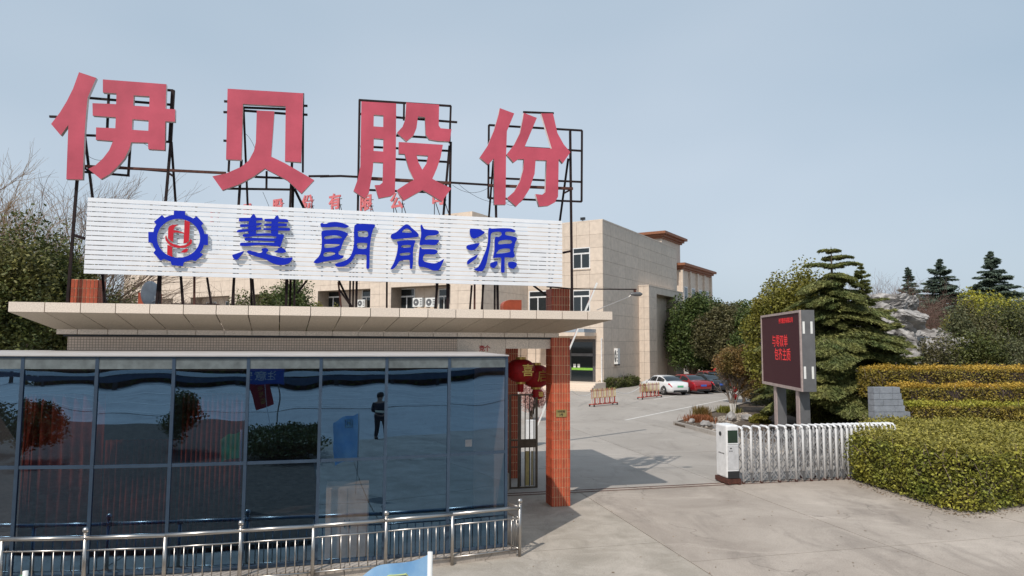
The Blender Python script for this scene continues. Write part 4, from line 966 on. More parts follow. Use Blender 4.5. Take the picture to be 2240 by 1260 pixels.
# long main block in front-left of the wing
bz = 13.6; mb0 = oc0+ex*WL-ey*7.35
mainb = thing('main_office_building', 'long beige stone office block with recessed window bays behind the slatted board', 'office building', mb0, OA)
def MF(u, v, y=0): q = local(mainb, PLN(u, v, mb0+ey*y, ey)); return q.x, q.z
bays = [(MF(695, 650)[0], MF(810, 650)[0]), (MF(855, 650)[0], MF(985, 650)[0])]
bx = bays[0][0]; bw = bays[0][1]-bays[0][0]
bays = [(bx-2*(bw+3.2), bx-bw-2*3.2), (bx-bw-3.2, bx-3.2)]+bays
bays = [(bx-3*(bw+3.2), bx-bw*2-3*3.2)]+bays
LB = -52; bz0, bz1 = 6.0, 8.75; 
seg = [LB]+[q for b in bays for q in b]+[0]
wall = MB(); wall.box(LB, .05, 0, -.05, 9, bz0-.02).box(LB, .05, bz1, -.05, 9, bz)
for i in range(0, len(seg), 2): wall.box(seg[i], .05, bz0-.02, seg[i+1]-(.05 if i == len(seg)-2 else 0), 9, bz1)
for a, b in bays: wall.box(a, 1.5, bz0-.02, b, 9, bz1)
wall.build('wall', M_bstone2, mainb)
cl = MB()
hol = [(a, bz0, b, bz1) for a, b in bays]
clad(LB, 0, .6, bz, 1.25, 1.12, lambda a, b, c, d: cl.box(a, 0, b, c, .045, d), hol)
clad(.05, 7.3, .6, bz, 1.25, 1.12, lambda a, b, c, d: cl.box(-.045, a, b, 0, c, d), [])
for a, b in bays: clad(a, b, bz0, bz1, 1.25, 1.12, lambda p, q_, r, s: cl.box(p, 1.455, q_, r, 1.495, s), [])
o = cl.build('stone_cladding', M_bstone, mainb); o['kind'] = 'stuff'
MB().box(LB-.03, -.04, bz, .03, 9, bz+.15).build('coping', M_bstone, mainb)
MB().box(LB-.0, .4, 0.0, .0-.4, .6, .5).build('base_course', M_bstone2, mainb)
for u0, u1 in ((713, 746), (792, 812), (873, 908), (960, 984)):
    a, z0 = MF(u0, 672, 1.455); b = MF(u1, 672, 1.455)[0]; z1 = MF(u0, 632, 1.455)[1]; window(mainb, a, 6.25, b, z1, 1.45)
for a, b in bays[:3]:
    for k in (0.12, .62): window(mainb, a+(b-a)*k, 6.25, a+(b-a)*(k+.27), 8.3, 1.45)
ph = MF(1033, 462, 3); MB().box(ph[0]-9, 3, bz+.15, ph[0], 8, ph[1]).build('stair_tower', M_bstone, mainb)
for i, u in enumerate((913, 941)):
    x_, z_ = MF(u, 671, .1); ac_unit(mb0+ex*x_+ey*.1+Vector((0, 0, z_)), OA, ('white outdoor unit with round fan, left of the pair in the office window bay', 'white outdoor unit with round fan, right of the pair in the office window bay')[i], 'outdoor units in the office window bay').scale = (1.25, 1.2, 1.25)
x_, z_ = MF(781, 671, .1); ac_unit(mb0+ex*x_+ey*.6+Vector((0, 0, z_)), OA, 'white outdoor unit half hidden behind the iron posts in the left window bay').scale = (1.1, 1, 1.1)
# red characters on the roof of the main block
for i, (ch, u, v) in enumerate((('伊', 468, 487), ('贝', 540, 477), ('股', 607, 468), ('份', 672, 461), ('有', 732, 459), ('限', 800, 462), ('公', 868, 458), ('司', 958, 450))):
    x_, z_ = MF(u, v, 1.0); hgt = 1.66
    rc = thing('roof_character', ['red roof character hidden low behind the slatted board at far left', 'red roof character, only its top strip showing above the board', 'small red roof character behind the second giant character leg', 'small red roof character with dark frame beside the diagonal iron brace', 'small red roof character standing clear in the gap between giant characters', 'small red roof character directly under the third giant character', 'small red roof character with splayed strokes on four thin legs', 'small red roof character at the right end of the roof row'][i], 'sign character', mb0+ex*x_+ey*1.0+Vector((0, 0, bz+.15)), OA, 'small red characters on the office roof')
    me = text_mesh(ch, hgt*.98, .12, .045); me.transform(STAND); o = link('letter', me, mat('roof_letter_red', (.62, .16, .17), .5), rc); o.location = (0, 0, z_-bz-.15+hgt*.42)
    fr = MB()
    for sx in (-.5, .5):
        fr.bar((sx, .15, 0), (sx, .15, z_-bz+1.3), .05); fr.bar((sx, .15, z_-bz+.5), (sx+.35, 1.3, 0), .05); fr.bar((sx, .15, (z_-bz)*.5), (sx+.18, .8, (z_-bz)*.5), .04)
    for zz_ in (.3, .9): fr.bar((-.7, .15, z_-bz+zz_), (.8, .15, z_-bz+zz_), .05)
    fr.build('support_frame', M_iron, rc)
# rear buildings with brown cornices
def rear(u0, u1, ueav, vt, vb, Y, label, nwin, depth=9):
    a = D(u0, vt, Y); root = thing('rear_building', label, 'building', (a.x, a.y, 0), R(-33))
    # side face visible : local y away from the camera
    exx = Vector((math.cos(R(-33)), math.sin(R(-33)), 0)); eyy = Vector((-math.sin(R(-33)), math.cos(R(-33)), 0))
    L = local(root, PLN(u1, vt, root.location, exx)).y; z = a.z
    MB().box(-14, 0, 0, 0, L, z-.9).build('wall', M_bstone, root)
    for k, (o_, h0, h1) in enumerate(((.25, -.9, -.65), (.5, -.65, -.35), (.85, -.35, 0))):
        MB().box(-14-o_, -o_, z+h0+.002, o_, L+o_, z+h1).build('cornice', M_brown, root)
    for i in range(nwin):
        y0 = L*(i+.28)/nwin; y1 = L*(i+.72)/nwin
        for zz0 in (z-5.6, z-9.4):
            f = MB().box(.0, y0, zz0, .08, y1, zz0+2.4).build('window', M_wframe, root)
            MB().box(.081, y0+.15, zz0+.15, .09, (y0+y1)/2-.06, zz0+2.25).build('pane', M_carglass, f)
            MB().box(.081, (y0+y1)/2+.06, zz0+.15, .09, y1-.15, zz0+2.25).build('pane', M_carglass, f)
    for i in range(nwin+1 if nwin else 0):
        y0 = L*i/nwin; MB().box(.0, y0-.25, 0, .3, y0+.25, z-.92).build('pilaster', M_bstone, root)
    return root
rear(1447, 1487, 0, 507, 0, 92, 'upper rear building with wide brown cornice rising behind the office wing', 0)
rear(1490, 1552, 0, 576, 0, 96, 'lower rear building with brown cornice and four windows right of the office wing', 4)
far = MB().box(-9, -3, 0, 9, 3, 10.0).build('far_building', M_bstone2); far.location = D(1632, 700, 150); far.location.z = 0; tag(far, 'distant brown roofed building just showing above the dark trees', 'building')
MB().box(-9.5, -3.5, 10.0, 9.5, 3.5, 10.9).build('roof', M_brown, far)
lw = MB().box(0, 0, 0, 12, .4, 3.4).build('yard_wall', M_bstone2); lw.location = D(560, 700, 47); lw.location.z = 0; lw.rotation_euler = (0, 0, OA); tag(lw, 'dark low wall crossing the yard behind the bare bushes', 'wall')

# ------------------------------------------------------------ cars
def make_car(name, label, paint, loc, ang, L=4.55, Wd=1.8, H=1.45, rear_cut=.13, group='cars parked in the yard'):
    """local +y is the nose, x to the right side"""
    root = thing(name, label, 'car', loc, ang, group)
    ys = [-.5, -.488, -.46, -.40, -.33, -.24, -.14, -.02, .10, .19, .26, .34, .42, .47, .495, .5]
    top = [.62, .74, .96, 1.01, 1.06, 1.28, 1.41, 1.45, 1.41, 1.20, .98, .93, .86, .76, .62, .50]
    belt = [.60, .72, .92, .96, .97, .96, .95, .94, .93, .92, .92, .89, .82, .73, .60, .48]
    wb = [.74, .84, .93, .965, .985, 1, 1, 1, 1, 1, .99, .97, .92, .84, .74, .66]
    wr = [.70, .80, .86, .82, .78, .72, .69, .68, .68, .70, .78, .82, .80, .74, .66, .6]
    bot = [.38, .28, .24, .22, .20, .19, .19, .19, .19, .19, .19, .20, .21, .22, .26, .34]
    hs = H/1.45; secs = []
    for i, y in enumerate(ys):
        w = Wd/2*wb[i]; r = Wd/2*wr[i]; b = bot[i]; be = belt[i]*hs; t = top[i]*hs
        half = [(w*.86, b), (w*.97, b+.08), (w, b+(be-b)*.45), (w*.985, b+(be-b)*.8), (w*.95, be), (lerp(w*.95, r, .5), lerp(be, t-.03, .5) if t-be > .1 else be+.012), (r, max(t-.035, be+.018)), (r*.6, max(t-.008, be+.024)), (0, max(t, be+.028))]
        secs.append([(x, y*L, z) for x, z in half]+[(-x, y*L, z) for x, z in half[-2::-1]])
    K = len(secs[0]); body = MB(); vs = [p for s in secs for p in s]; fs = []
    for i in range(len(secs)-1):
        for j in range(K-1): fs.append((i*K+j, i*K+j+1, (i+1)*K+j+1, (i+1)*K+j))
        fs.append((i*K+K-1, i*K, (i+1)*K, (i+1)*K+K-1))
    fs.append(tuple(range(K))); fs.append(tuple((len(secs)-1)*K+j for j in range(K-1, -1, -1))); body.add(vs, fs)
    bo = body.build('body', paint, root, True)
    def surf(i0, i1, j0, j1, d=.006, inx=(.06, .94), inz=(.1, .9)):
        """patch of the body surface pushed out, inset"""
        def P_(fi, fj):
            i = min(int(fi), len(secs)-2); j = min(int(fj), K-2); a = fi-i; b = fj-j
            p = (Vector(secs[i][j])*(1-a)+Vector(secs[i+1][j])*a)*(1-b)+(Vector(secs[i][j+1])*(1-a)+Vector(secs[i+1][j+1])*a)*b
            return p
        N1, N2 = 6, 4; v = []
        for a in range(N1+1):
            for b in range(N2+1):
                fi = i0+(i1-i0)*lerp(inx[0], inx[1], a/N1); fj = j0+(j1-j0)*lerp(inz[0], inz[1], b/N2); p = P_(fi, fj)
                e = .05; n_ = (P_(min(fi+e, len(secs)-1), fj)-P_(max(fi-e, 0), fj)).cross(P_(fi, min(fj+e, K-1))-P_(fi, max(fj-e, 0)))
                n_ = n_.normalized() if n_.length > 1e-9 else Vector((0, 0, 1))
                if n_.dot(p-Vector((0, p.y, .7))) < 0: n_ = -n_
                v.append(p+n_*d)
        return v, [(a*(N2+1)+b, a*(N2+1)+b+1, (a+1)*(N2+1)+b+1, (a+1)*(N2+1)+b) for a in range(N1) for b in range(N2)]
    for side in (0, 1):
        J = (4, 6) if not side else (K-7, K-5)
        for i0, i1 in ((4.5, 6.6), (6.7, 9.4)):
            v, f = surf(i0, i1, J[0], J[1], .008, (.02, .98), (.16, .9)); MB().add(v, f).build('side_window', M_carglass, root, True)
        sx = 1 if not side else -1
        MB().box(sx*Wd*.47-.0, .20*L, .90, sx*Wd*.47+sx*.17, .225*L, 1.03).build('wing_mirror', paint, root)
        for yy in (.04, -.11): MB().box(sx*Wd*.497, yy*L, .80*hs, sx*Wd*.505, yy*L+.14, .825*hs).build('door_handle', paint, root)
        v, f = surf(.5, 2.6, (2.9 if not side else K-4.9), (4 if not side else K-3.9), .010, (0, 1), (.1, .9)); MB().add(v, f).build('tail_light', M_tail, root, True)
        v, f = surf(12.4, 14.2, (3.0 if not side else K-5.0), (4 if not side else K-4.0), .010, (0, 1), (.1, .9)); MB().add(v, f).build('headlight', M_white, root, True)
    v, f = surf(3.6, 5.9, 6, K-7, .008, (.08, .92), (.0, 1)); MB().add(v, f).build('rear_window', M_carglass, root, True)
    v, f = surf(8.1, 9.9, 6, K-7, .008, (.04, .96), (.0, 1)); MB().add(v, f).build('windscreen', M_carglass, root, True)
    MB().box(-.26, -L/2-.012, .60, .26, -L/2-.002, .74).build('licence_plate', mat('green_plate', (.12, .45, .25), .4) if 'white sedan' in label and 'first' in label else mat('blue_plate', (.05, .12, .45), .4), root)
    MB().box(-Wd*.32, -L/2-.008, .26, Wd*.32, -L/2+.1, .40).build('rear_diffuser', M_dark, root)
    for yy in (-.30, .30):
        for sx in (-1, 1):
            wx = sx*Wd*.462; r = .335
            ar = MB().lathe([(.01, -.001), (r+.045, -.001), (r+.045, .008), (.01, .008)], 20, (sx*(Wd*.492), yy*L, .335), 'x').build('wheel_arch', M_dark, root)
            w_ = MB().lathe([(.18, -.10), (r-.03, -.10), (r, -.07), (r, .07), (r-.03, .10), (.18, .10)], 20, (wx+sx*.03, yy*L, .335), 'x').build('wheel', M_rubber, root, True)
            rm = MB().lathe([(.01, -.012), (.05, -.012), (.22, -.002), (.225, .006), (.01, .006)], 16, (wx+sx*.135, yy*L, .335), 'x').build('rim', M_rim, w_)
            sp_ = MB()
            for k in range(5):
                a = k*2*math.pi/5+.3; sp_.bar((wx+sx*.150, yy*L+.06*math.cos(a+.5), .335+.06*math.sin(a+.5)), (wx+sx*.150, yy*L+.21*math.cos(a+.5), .335+.21*math.sin(a+.5)), .05, .006)
            sp_.build('rim_gaps', M_dark, w_)
    return root
M_carw = mat('white_car_paint', (.72, .72, .73), .22, var=.02, coat=.8); M_carr = mat('red_car_paint', (.24, .008, .012), .22, var=.03, coat=.8)
M_carb = mat('black_car_paint', (.012, .014, .018), .18, var=.03, coat=.8); M_carm = mat('brown_red_car_paint', (.20, .03, .025), .25, var=.03, coat=.8); M_cars = mat('silver_car_paint', (.50, .51, .52), .25, metal=.5, var=.03, coat=.6)
rl0 = G(1453, 864); rr0 = G(1490, 863)
ch_ang = R(20)
fwd = Vector((-math.sin(ch_ang), math.cos(ch_ang), 0)); rgt = Vector((math.cos(ch_ang), math.sin(ch_ang), 0))
c0 = rl0+rgt*.83+fwd*1.36
make_car('parked_car', 'white sedan parked first in the row, nearest the striped barriers', M_carw, c0, ch_ang)
make_car('parked_car', 'bright red sedan parked between the white and the black car', M_carr, c0+rgt*2.5+fwd*.6, ch_ang, H=1.47)
make_car('parked_car', 'black sedan parked third in the row behind the red one', M_carb, c0+rgt*4.8+fwd*1.4, ch_ang, H=1.46)
make_car('parked_car', 'dark brownish red car parked fourth in the row', M_carm, c0+rgt*6.6+fwd*3.4, ch_ang, H=1.6)
make_car('parked_car', 'silver white car parked last in the row beside the small trees', M_cars, c0+rgt*9.2+fwd*4.6, ch_ang, H=1.6)

# ------------------------------------------------------------ wheeled crowd barriers
def barricade(ua, va, ub, vb, label, k=10):
    a, b = G(ua, va), G(ub, vb); d = b-a; L = 1.55; ang = math.atan2(d.y, d.x)
    L = d.length
    r_ = thing('crowd_barrier', label, 'barrier', a, ang, 'folding barriers on wheels')
    for y in (-.16, .16): MB().bar((0, y, .14), (L, y, .14), .045).build('base_rail', M_barred, r_)
    for x in (.05, L-.05): MB().bar((x, -.16, .14), (x, .16, .14), .045).build('cross_rail', M_barred, r_)
    MB().bar((0, 0, .52), (L, 0, .52), .03).build('mid_rail', M_baryel, r_)
    for i in range(k):
        x = L*(i+.5)/k; h = 1.06
        pts = [(x-.07, 0, .50), (x-.07, 0, h-.08)]+[(x-.07*math.cos(t), 0, h-.08+.08*math.sin(t)) for t in (.5, 1.1, 1.57, 2.1, 2.7)]+[(x+.07, 0, h-.08), (x+.07, 0, .50)]
        MB().tube(pts, .022, 6).build('upper_hoop', M_baryel if i % 2 else mat('orange_barrier_paint', (.45, .20, .11), .6), r_)
        MB().bar((x, 0, .14), (x, 0, .55), .06).build('upright', M_barred if i % 2 else mat('pale_barrier_paint', (.60, .45, .38), .5), r_)
    MB().bar((0, 0, .95), (L, 0, .95), .03).build('top_rail', M_barred, r_)
    for x in (.08, L-.08):
        for y in (-.18, .18): MB().lathe([(.01, -.02), (.06, -.02), (.065, 0), (.06, .02), (.01, .02)], 10, (x, y, .065), 'y').build('castor', M_dark, r_)
    return r_
barricade(1293, 890, 1347, 885, 'red and yellow folding barrier on castors, left one nearer the steps')
barricade(1399, 874, 1443, 869, 'red and yellow folding barrier on castors standing in front of the white sedan')
rope = MB(); rp = []
for (a, b) in (((1347, 862), (1399, 845)), ((1250, 860), (1293, 858))):
    p = G(*a); q = G(*b); p = D(a[0], a[1]-6, 41); q = D(b[0], b[1]+2, 47)
    pts = [p.lerp(q, i/8)-Vector((0, 0, .25*4*(i/8)*(1-i/8))) for i in range(9)]; rope.tube(pts, .02, 4)
o = rope.build('barrier_rope', M_white); tag(o, 'white plastic chain slung between the striped barriers and the steps', 'chain')

# ------------------------------------------------------------ vegetation builders
def tube_tree(root, name, m, segs, n=5):
    mb = MB()
    for a, b, r0, r1 in segs: mb.tube([a, b], r0, n, r1, cap=False)
    return mb.build(name, m, root, True)
def branch_gen(p, d, L, r, depth, segs, spread=.6, k=3, droop=0, minr=.006):
    if depth == 0 or r < minr: return
    q = p+d*L; mid = p.lerp(q, .5)+Vector((random.gauss(0, .04), random.gauss(0, .04), 0))*L
    segs.append((p, mid, r, r*.85)); segs.append((mid, q, r*.85, r*.66))
    for i in range(k):
        dd = (d+Vector((random.gauss(0, spread), random.gauss(0, spread), random.gauss(0, spread*.5)-droop))).normalized()
        if depth > 2 and dd.z < 0: dd.z *= -.3
        branch_gen(q if i else mid, dd, L*random.uniform(.6, .85), r*.62, depth-1, segs, spread, k, droop, minr)
def broad_tree(name, label, cat, base, h, rx, nleaf, lm, size, trunk_h=.35, k=26, group=None, sub=.36, rz_=None, ry=None, bark=M_bark, tr_r=None):
    h = h*1.05
    root = thing(name, label, cat, (base[0], base[1], base[2] if len(base) > 2 else 0), random.uniform(0, 6), group)
    ry = ry or rx; rzz = rz_ or h*(1-trunk_h)/2; cz = h-rzz
    segs = []; r0 = tr_r or .035*h
    segs.append((Vector((0, 0, 0)), Vector((0, 0, h*trunk_h+.2)), r0, r0*.7))
    for i in range(6):
        a = i*1.05+random.random(); e = Vector((math.cos(a)*rx*.6, math.sin(a)*ry*.6, cz+random.uniform(-.3, .5)*rzz)); segs.append((Vector((0, 0, h*trunk_h*random.uniform(.6, 1))), e, r0*.5, .02))
    tube_tree(root, 'trunk', bark, segs, 6)
    pts = blob_points((0, 0, cz), (rx, ry, rzz), nleaf, k, sub=sub); pts = pts[pts[:, 2] > .05]
    quads_mesh('crown', leaves(pts, size), lm, root)
    return root
def hedge(name, label, poly, z0, z1, n, lm, size, world_loc, side=None, cat='hedge', shaggy=.06, group=None, zfun=None):
    """poly in world xy; leafy shell over a twiggy core"""
    root = thing(name, label, cat, world_loc, 0, group); pl = [(x-world_loc[0], y-world_loc[1]) for x, y in poly]
    k = len(pl); cx = sum(p[0] for p in pl)/k; cy = sum(p[1] for p in pl)/k
    core = [(cx+(x-cx)*.93, cy+(y-cy)*.93) for x, y in pl]
    MB().prism(core, z0, z1-.10).build('twig_core', mat('dark_twig_core', (.045, .030, .028), .95, var=.5, vscale=20), root)
    per = [math.dist(pl[i], pl[(i+1) % k]) for i in range(k)]; T = sum(per); A = 0
    xs_ = [p[0] for p in pl]; ys_ = [p[1] for p in pl]
    area = abs(sum(pl[i][0]*pl[(i+1) % k][1]-pl[(i+1) % k][0]*pl[i][1] for i in range(k)))/2
    sa_ = T*(z1-z0); ns_ = int(n*sa_/(sa_+area)); nt_ = n-ns_
    P_ = []; N_ = []
    e = np.random.choice(k, ns_, p=np.array(per)/T); t = np.random.rand(ns_); z = z0+(z1-z0)*np.random.rand(ns_)
    a = np.array(pl)[e]; b = np.array(pl)[(e+1) % k]; q = a+(b-a)*t[:, None]; tg = (b-a)/np.linalg.norm(b-a, axis=1, keepdims=True); nn = np.stack([tg[:, 1], -tg[:, 0]], 1)
    sg = np.sign(((q-np.array([cx, cy]))*nn).sum(1))[:, None]; nn = nn*sg
    wav = .05*np.sin(q[:, 0]*3.1+z*2.3)+.05*np.sin(q[:, 1]*2.7-z*3.7)
    q = q+nn*(np.random.normal(0, shaggy, ns_)+wav)[:, None]
    P_.append(np.column_stack([q, z])); N_.append(np.column_stack([nn, np.zeros(ns_)]))
    pts = np.random.rand(nt_*4, 2)*[max(xs_)-min(xs_), max(ys_)-min(ys_)]+[min(xs_), min(ys_)]
    ins = np.zeros(len(pts), bool); j = k-1
    for i in range(k):
        xi, yi_ = pl[i]; xj, yj = pl[j]
        c = ((yi_ > pts[:, 1]) != (yj > pts[:, 1])) & (pts[:, 0] < (xj-xi)*(pts[:, 1]-yi_)/((yj-yi_) or 1e-9)+xi); ins ^= c; j = i
    pts = pts[ins][:nt_]; wz = .04*np.sin(pts[:, 0]*2.9)+.04*np.sin(pts[:, 1]*3.3+1)
    P_.append(np.column_stack([pts, z1+np.random.normal(0, shaggy*.9, len(pts))+wz])); N_.append(np.tile([0, 0, 1.], (len(pts), 1)))
    tw = MB(); rnd = random.Random(int(n)); e0 = np.random.choice(k, max(60, n//220), p=np.array(per)/T)
    for e_ in e0:
        a_ = Vector((*pl[e_], 0)); b_ = Vector((*pl[(e_+1) % k], 0)); q_ = a_.lerp(b_, rnd.random()); zz = z0+(z1-z0)*rnd.random()*.9
        d_ = Vector((rnd.gauss(0, .5), rnd.gauss(0, .5), 1)).normalized()*rnd.uniform(.15, .42)*(size/.075); q_ = q_+Vector((q_.x-cx, q_.y-cy, 0)).normalized()*.03; tw.tube([q_+Vector((0, 0, zz)), q_+Vector((0, 0, zz))+d_], .005*size/.075, 3, cap=False)
    st_ = tw.build('twigs', mat('hedge_twig', (.22, .16, .15), .9, var=.3), root); st_['kind'] = 'stuff'
    quads_mesh('side_foliage', leaves(P_[0], size, .6, .2, N_[0]), side or lm, root)
    quads_mesh('top_growth', leaves(P_[1], size, .6, .2, N_[1]), lm, root); return root

# ---- right hand hedges
hp = [G(1866, 1052), G(1915, 1068), G(1990, 1092), G(2085, 1121), G(2150, 1126), G(2240, 1106), G(2330, 1082)]
far_ = [Vector((17, 19.2, 0)), Vector((17, 20.6, 0)), G(1935, 1000)+Vector((0, .6, 0))]
poly = [(p.x, p.y) for p in hp]+[(p.x, p.y) for p in far_]
poly = [(x+.08, y+.12) for x, y in poly]
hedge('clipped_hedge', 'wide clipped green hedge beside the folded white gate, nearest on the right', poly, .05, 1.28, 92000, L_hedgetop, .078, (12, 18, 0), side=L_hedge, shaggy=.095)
def strip(label, u0, vt, vb, Y, W_, dz, lm, n, slope=-.0, ln=11, kk=0):
    a = D(u0, vt, Y); z1 = a.z-.17; z0 = z1-dz
    ang = R(6); dx, dy = math.cos(ang), math.sin(ang)
    pol = [(a.x, a.y), (a.x+dx*ln, a.y+dy*ln), (a.x+dx*ln-dy*W_, a.y+dy*ln+dx*W_), (a.x-dy*W_+.1, a.y+dx*W_)]
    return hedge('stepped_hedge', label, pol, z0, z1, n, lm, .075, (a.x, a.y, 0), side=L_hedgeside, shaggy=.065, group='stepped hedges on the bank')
strip('short clipped green hedge strip just behind the near hedge, at the right edge', 2078, 928, 965, 21.9, 1.1, .80, L_hedgetop, 26000, ln=6)
strip('yellow green clipped hedge, lowest of the three full tiers on the bank', 1995, 878, 930, 23.1, 1.1, 1.0, L_hedgegn, 42000, ln=9)
strip('golden tipped clipped hedge, middle one of the tiers on the bank', 1972, 837, 885, 24.3, 1.1, 1.0, L_hedgeor, 46000, ln=11)
strip('orange tinted clipped hedge, topmost of the tiers under the evergreen bushes', 1925, 798, 855, 25.5, 1.5, 1.1, L_hedgeor, 60000, ln=14)
# bank of earth under the tiers
bk = MB(); pr = [(20.8, .0), (22.0, .45), (23.2, .85), (24.4, 1.4), (25.6, 2.0), (29, 2.6), (45, 4.0), (70, 4.5)]
vs = []; NXB = 9
for y, z in pr:
    for i in range(NXB):
        x = [9.4, 11.5, 13.5, 15, 18, 24, 32, 48, 80][i]+(y-20)*.60; f = min(1, i/2.5); vs.append((x, y+.1*i, (z+.15*math.sin(i*1.7+y))*f if i else -.1))
bk.add(vs, [(r*NXB+i, r*NXB+i+1, (r+1)*NXB+i+1, (r+1)*NXB+i) for r in range(len(pr)-1) for i in range(NXB-1)])
tag(bk.build('earth_bank', M_soil, None, True), None, None, kind='structure')
# ---- planting bed with kerb
bed = [G(1476, 930), G(1580, 957), G(1700, 985), G(1980, 985), G(1960, 880), G(1700, 868), G(1590, 899)]
bedo = MB().prism([(p.x, p.y) for p in bed], 0, .10).build('planting_bed', M_soil); tag(bedo, None, None, kind='structure')
kb = [G(1590, 897), G(1476, 929), G(1580, 956), G(1720, 990)]
for a, b in zip([G(1690, 868)]+kb[:-1], kb):
    nk = max(1, int((b-a).length/1.0))
    for i in range(nk): MB().bar(a.lerp(b, i/nk)+Vector((0, 0, .08))+(b-a).normalized()*.01, a.lerp(b, (i+1)/nk)+Vector((0, 0, .08))-(b-a).normalized()*.01, .16, .16).build('kerb_stone', M_yard, bedo)
def rock_mesh(r, seed, flat=.7, sub=3, mside=1.0):
    from mathutils import noise
    bm = bmesh.new(); bmesh.ops.create_icosphere(bm, subdivisions=sub, radius=1)
    rnd = random.Random(seed); planes = []
    tilt = Vector((rnd.gauss(0, .35), rnd.gauss(0, .35), 1)).normalized()
    for i in range(22):
        v = Vector((rnd.gauss(0, 1), rnd.gauss(0, 1), rnd.gauss(0, .8))).normalized(); planes.append((v, rnd.uniform(.45, .85)))
    for v in bm.verts:
        p = v.co.copy()
        for n_, d in planes:
            k_ = p.dot(n_)
            if k_ > d: p -= n_*(k_-d)*.97
        st = p.dot(tilt)*4.2+noise.noise(p*1.3+Vector((seed, 2, 0)))*1.3
        crack = (st-math.floor(st)); crack = min(crack, 1-crack)*2
        p *= .86+.20*min(1, crack*2.2)
        rid = 1-abs(noise.noise(p*2.2+Vector((seed, 0, 0))))*2.2
        p *= 1+.13*rid+.07*noise.noise(p*7+Vector((0, seed, 0)))
        v.co = Vector((p.x*r, p.y*r*mside, p.z*r*flat))
    me = bpy.data.meshes.new('rock'); bm.to_mesh(me); bm.free(); me.materials.append(M_rock); return me
for i, (u, v, r, lab) in enumerate(((1600, 925, .42, 'rounded grey boulder at the foot of the whitewashed small tree'), (1634, 925, .40, 'pinkish pointed rock standing just behind the gate drive unit'), (1545, 938, .30, 'flat grey rock lying on the corner of the planting bed'), (1570, 945, .35, 'low grey rock on the bed beside the rusty red plant'), (1512, 930, .22, 'small pale rock nearest the kerb corner'))):
    o = link('rock', rock_mesh(r, 30+i, .75, 2)); p = G(u, v); o.location = (p.x, p.y, .1+r*.3); o.rotation_euler = (0, 0, i*1.3); tag(o, lab, 'rock', 'rocks on the planting bed')
# pebbles / litter in the bed
nP = 500; b0 = G(1480, 930); mbp = MB()
for i in range(nP):
    a = random.random()**.6; b = random.random(); p = G(1485, 930).lerp(G(1585, 954), b).lerp(G(1640, 905), a*.9); s = random.uniform(.03, .10)
    mbp.add([(p.x+s*x, p.y+s*y, .10+s*z*.6) for x, y, z in ((1,0,0),(0,1,0),(-1,0,0),(0,-1,0),(0.1,0,1))], [(0,1,4),(1,2,4),(2,3,4),(3,0,4)])
o = mbp.build('pebbles', mat('pale_pebble', (.30, .26, .22), .9, island=.5)); tag(o, 'pale pebbles and litter scattered over the bed corner', 'pebbles', kind='stuff')
pp = G(1533, 927)
def tuft(label, p, n, r, h, lm, cat='plant'):
    root = thing('grass_clump', label, cat, (p.x, p.y, .1), 0)
    P0 = np.random.normal(0, r*.5, (n, 2)); ang = np.random.rand(n)*6.28; tilt = np.random.rand(n)*.7; L_ = h*np.random.uniform(.5, 1, n)
    b = np.column_stack([P0, np.zeros(n)]); tip = b+np.column_stack([np.cos(ang)*np.sin(tilt)*L_, np.sin(ang)*np.sin(tilt)*L_, np.cos(tilt)*L_]); w = np.column_stack([-np.sin(ang), np.cos(ang), np.zeros(n)])*.02
    quads_mesh('blades', np.stack([b-w, b+w, tip+w*.2, tip-w*.2], 1), lm, root); return root
tuft('rusty red low plant spreading over the kerb corner of the bed', G(1530, 926), 1100, .6, .35, L_redgrass)
tuft('brown dry grass tuft behind the rusty red plant', G(1535, 915), 500, .4, .6, L_redbr)
tuft('yellowish low plant in the bed behind the grey boulder', G(1592, 906), 900, .5, .4, L_yel)
# small multi stem tree with whitewashed foot
bt = G(1604, 908)
st = thing('small_tree', 'small multi stemmed tree with whitewashed foot and olive brown leaves on the bed', 'tree', (bt.x, bt.y, .1), 0)
segs = []; low = []
for i in range(7):
    a = i*.9; d = Vector((math.cos(a)*.28, math.sin(a)*.28, 1)).normalized(); low.append((Vector((math.cos(a)*.10, math.sin(a)*.10, 0)), d*.55, .045, .04)); branch_gen(d*.55, d, .75, .038, 5, segs, .33, 3)
tube_tree(st, 'whitewashed_foot', M_lime, low); tube_tree(st, 'branches', M_barkpale, segs, 4)
pts = blob_points((0.35, 0, 2.75), (1.75, 1.6, 1.35), 15000, 40, .1, .30); quads_mesh('crown', leaves(pts, .12), L_redbr, st)
for i, (u, v, rr_, hh, lm, lab, k) in enumerate(((1700, 905, 1.6, 1.7, L_bush, 'grey green low bush filling the bed under the led sign', 20), (1655, 890, 1.5, 2.3, L_redbr, 'olive bush behind the small tree left of the led sign', 20), (1668, 930, .8, .7, L_yel, 'low fern like plant left of the first sign post', 10), (1775, 935, 1.3, 1.2, L_bush, 'dark low bush between the sign posts and the cedar', 16), (1870, 930, 1.6, 1.0, L_dark, 'dark low shrub under the cedar beside the slate wall', 16))):
    p = G(u, v); broad_tree('shrub', lab, 'shrub', (p.x, p.y, 0), hh, rr_, 9000, lm, .10, .05, k, sub=.34, tr_r=.03)
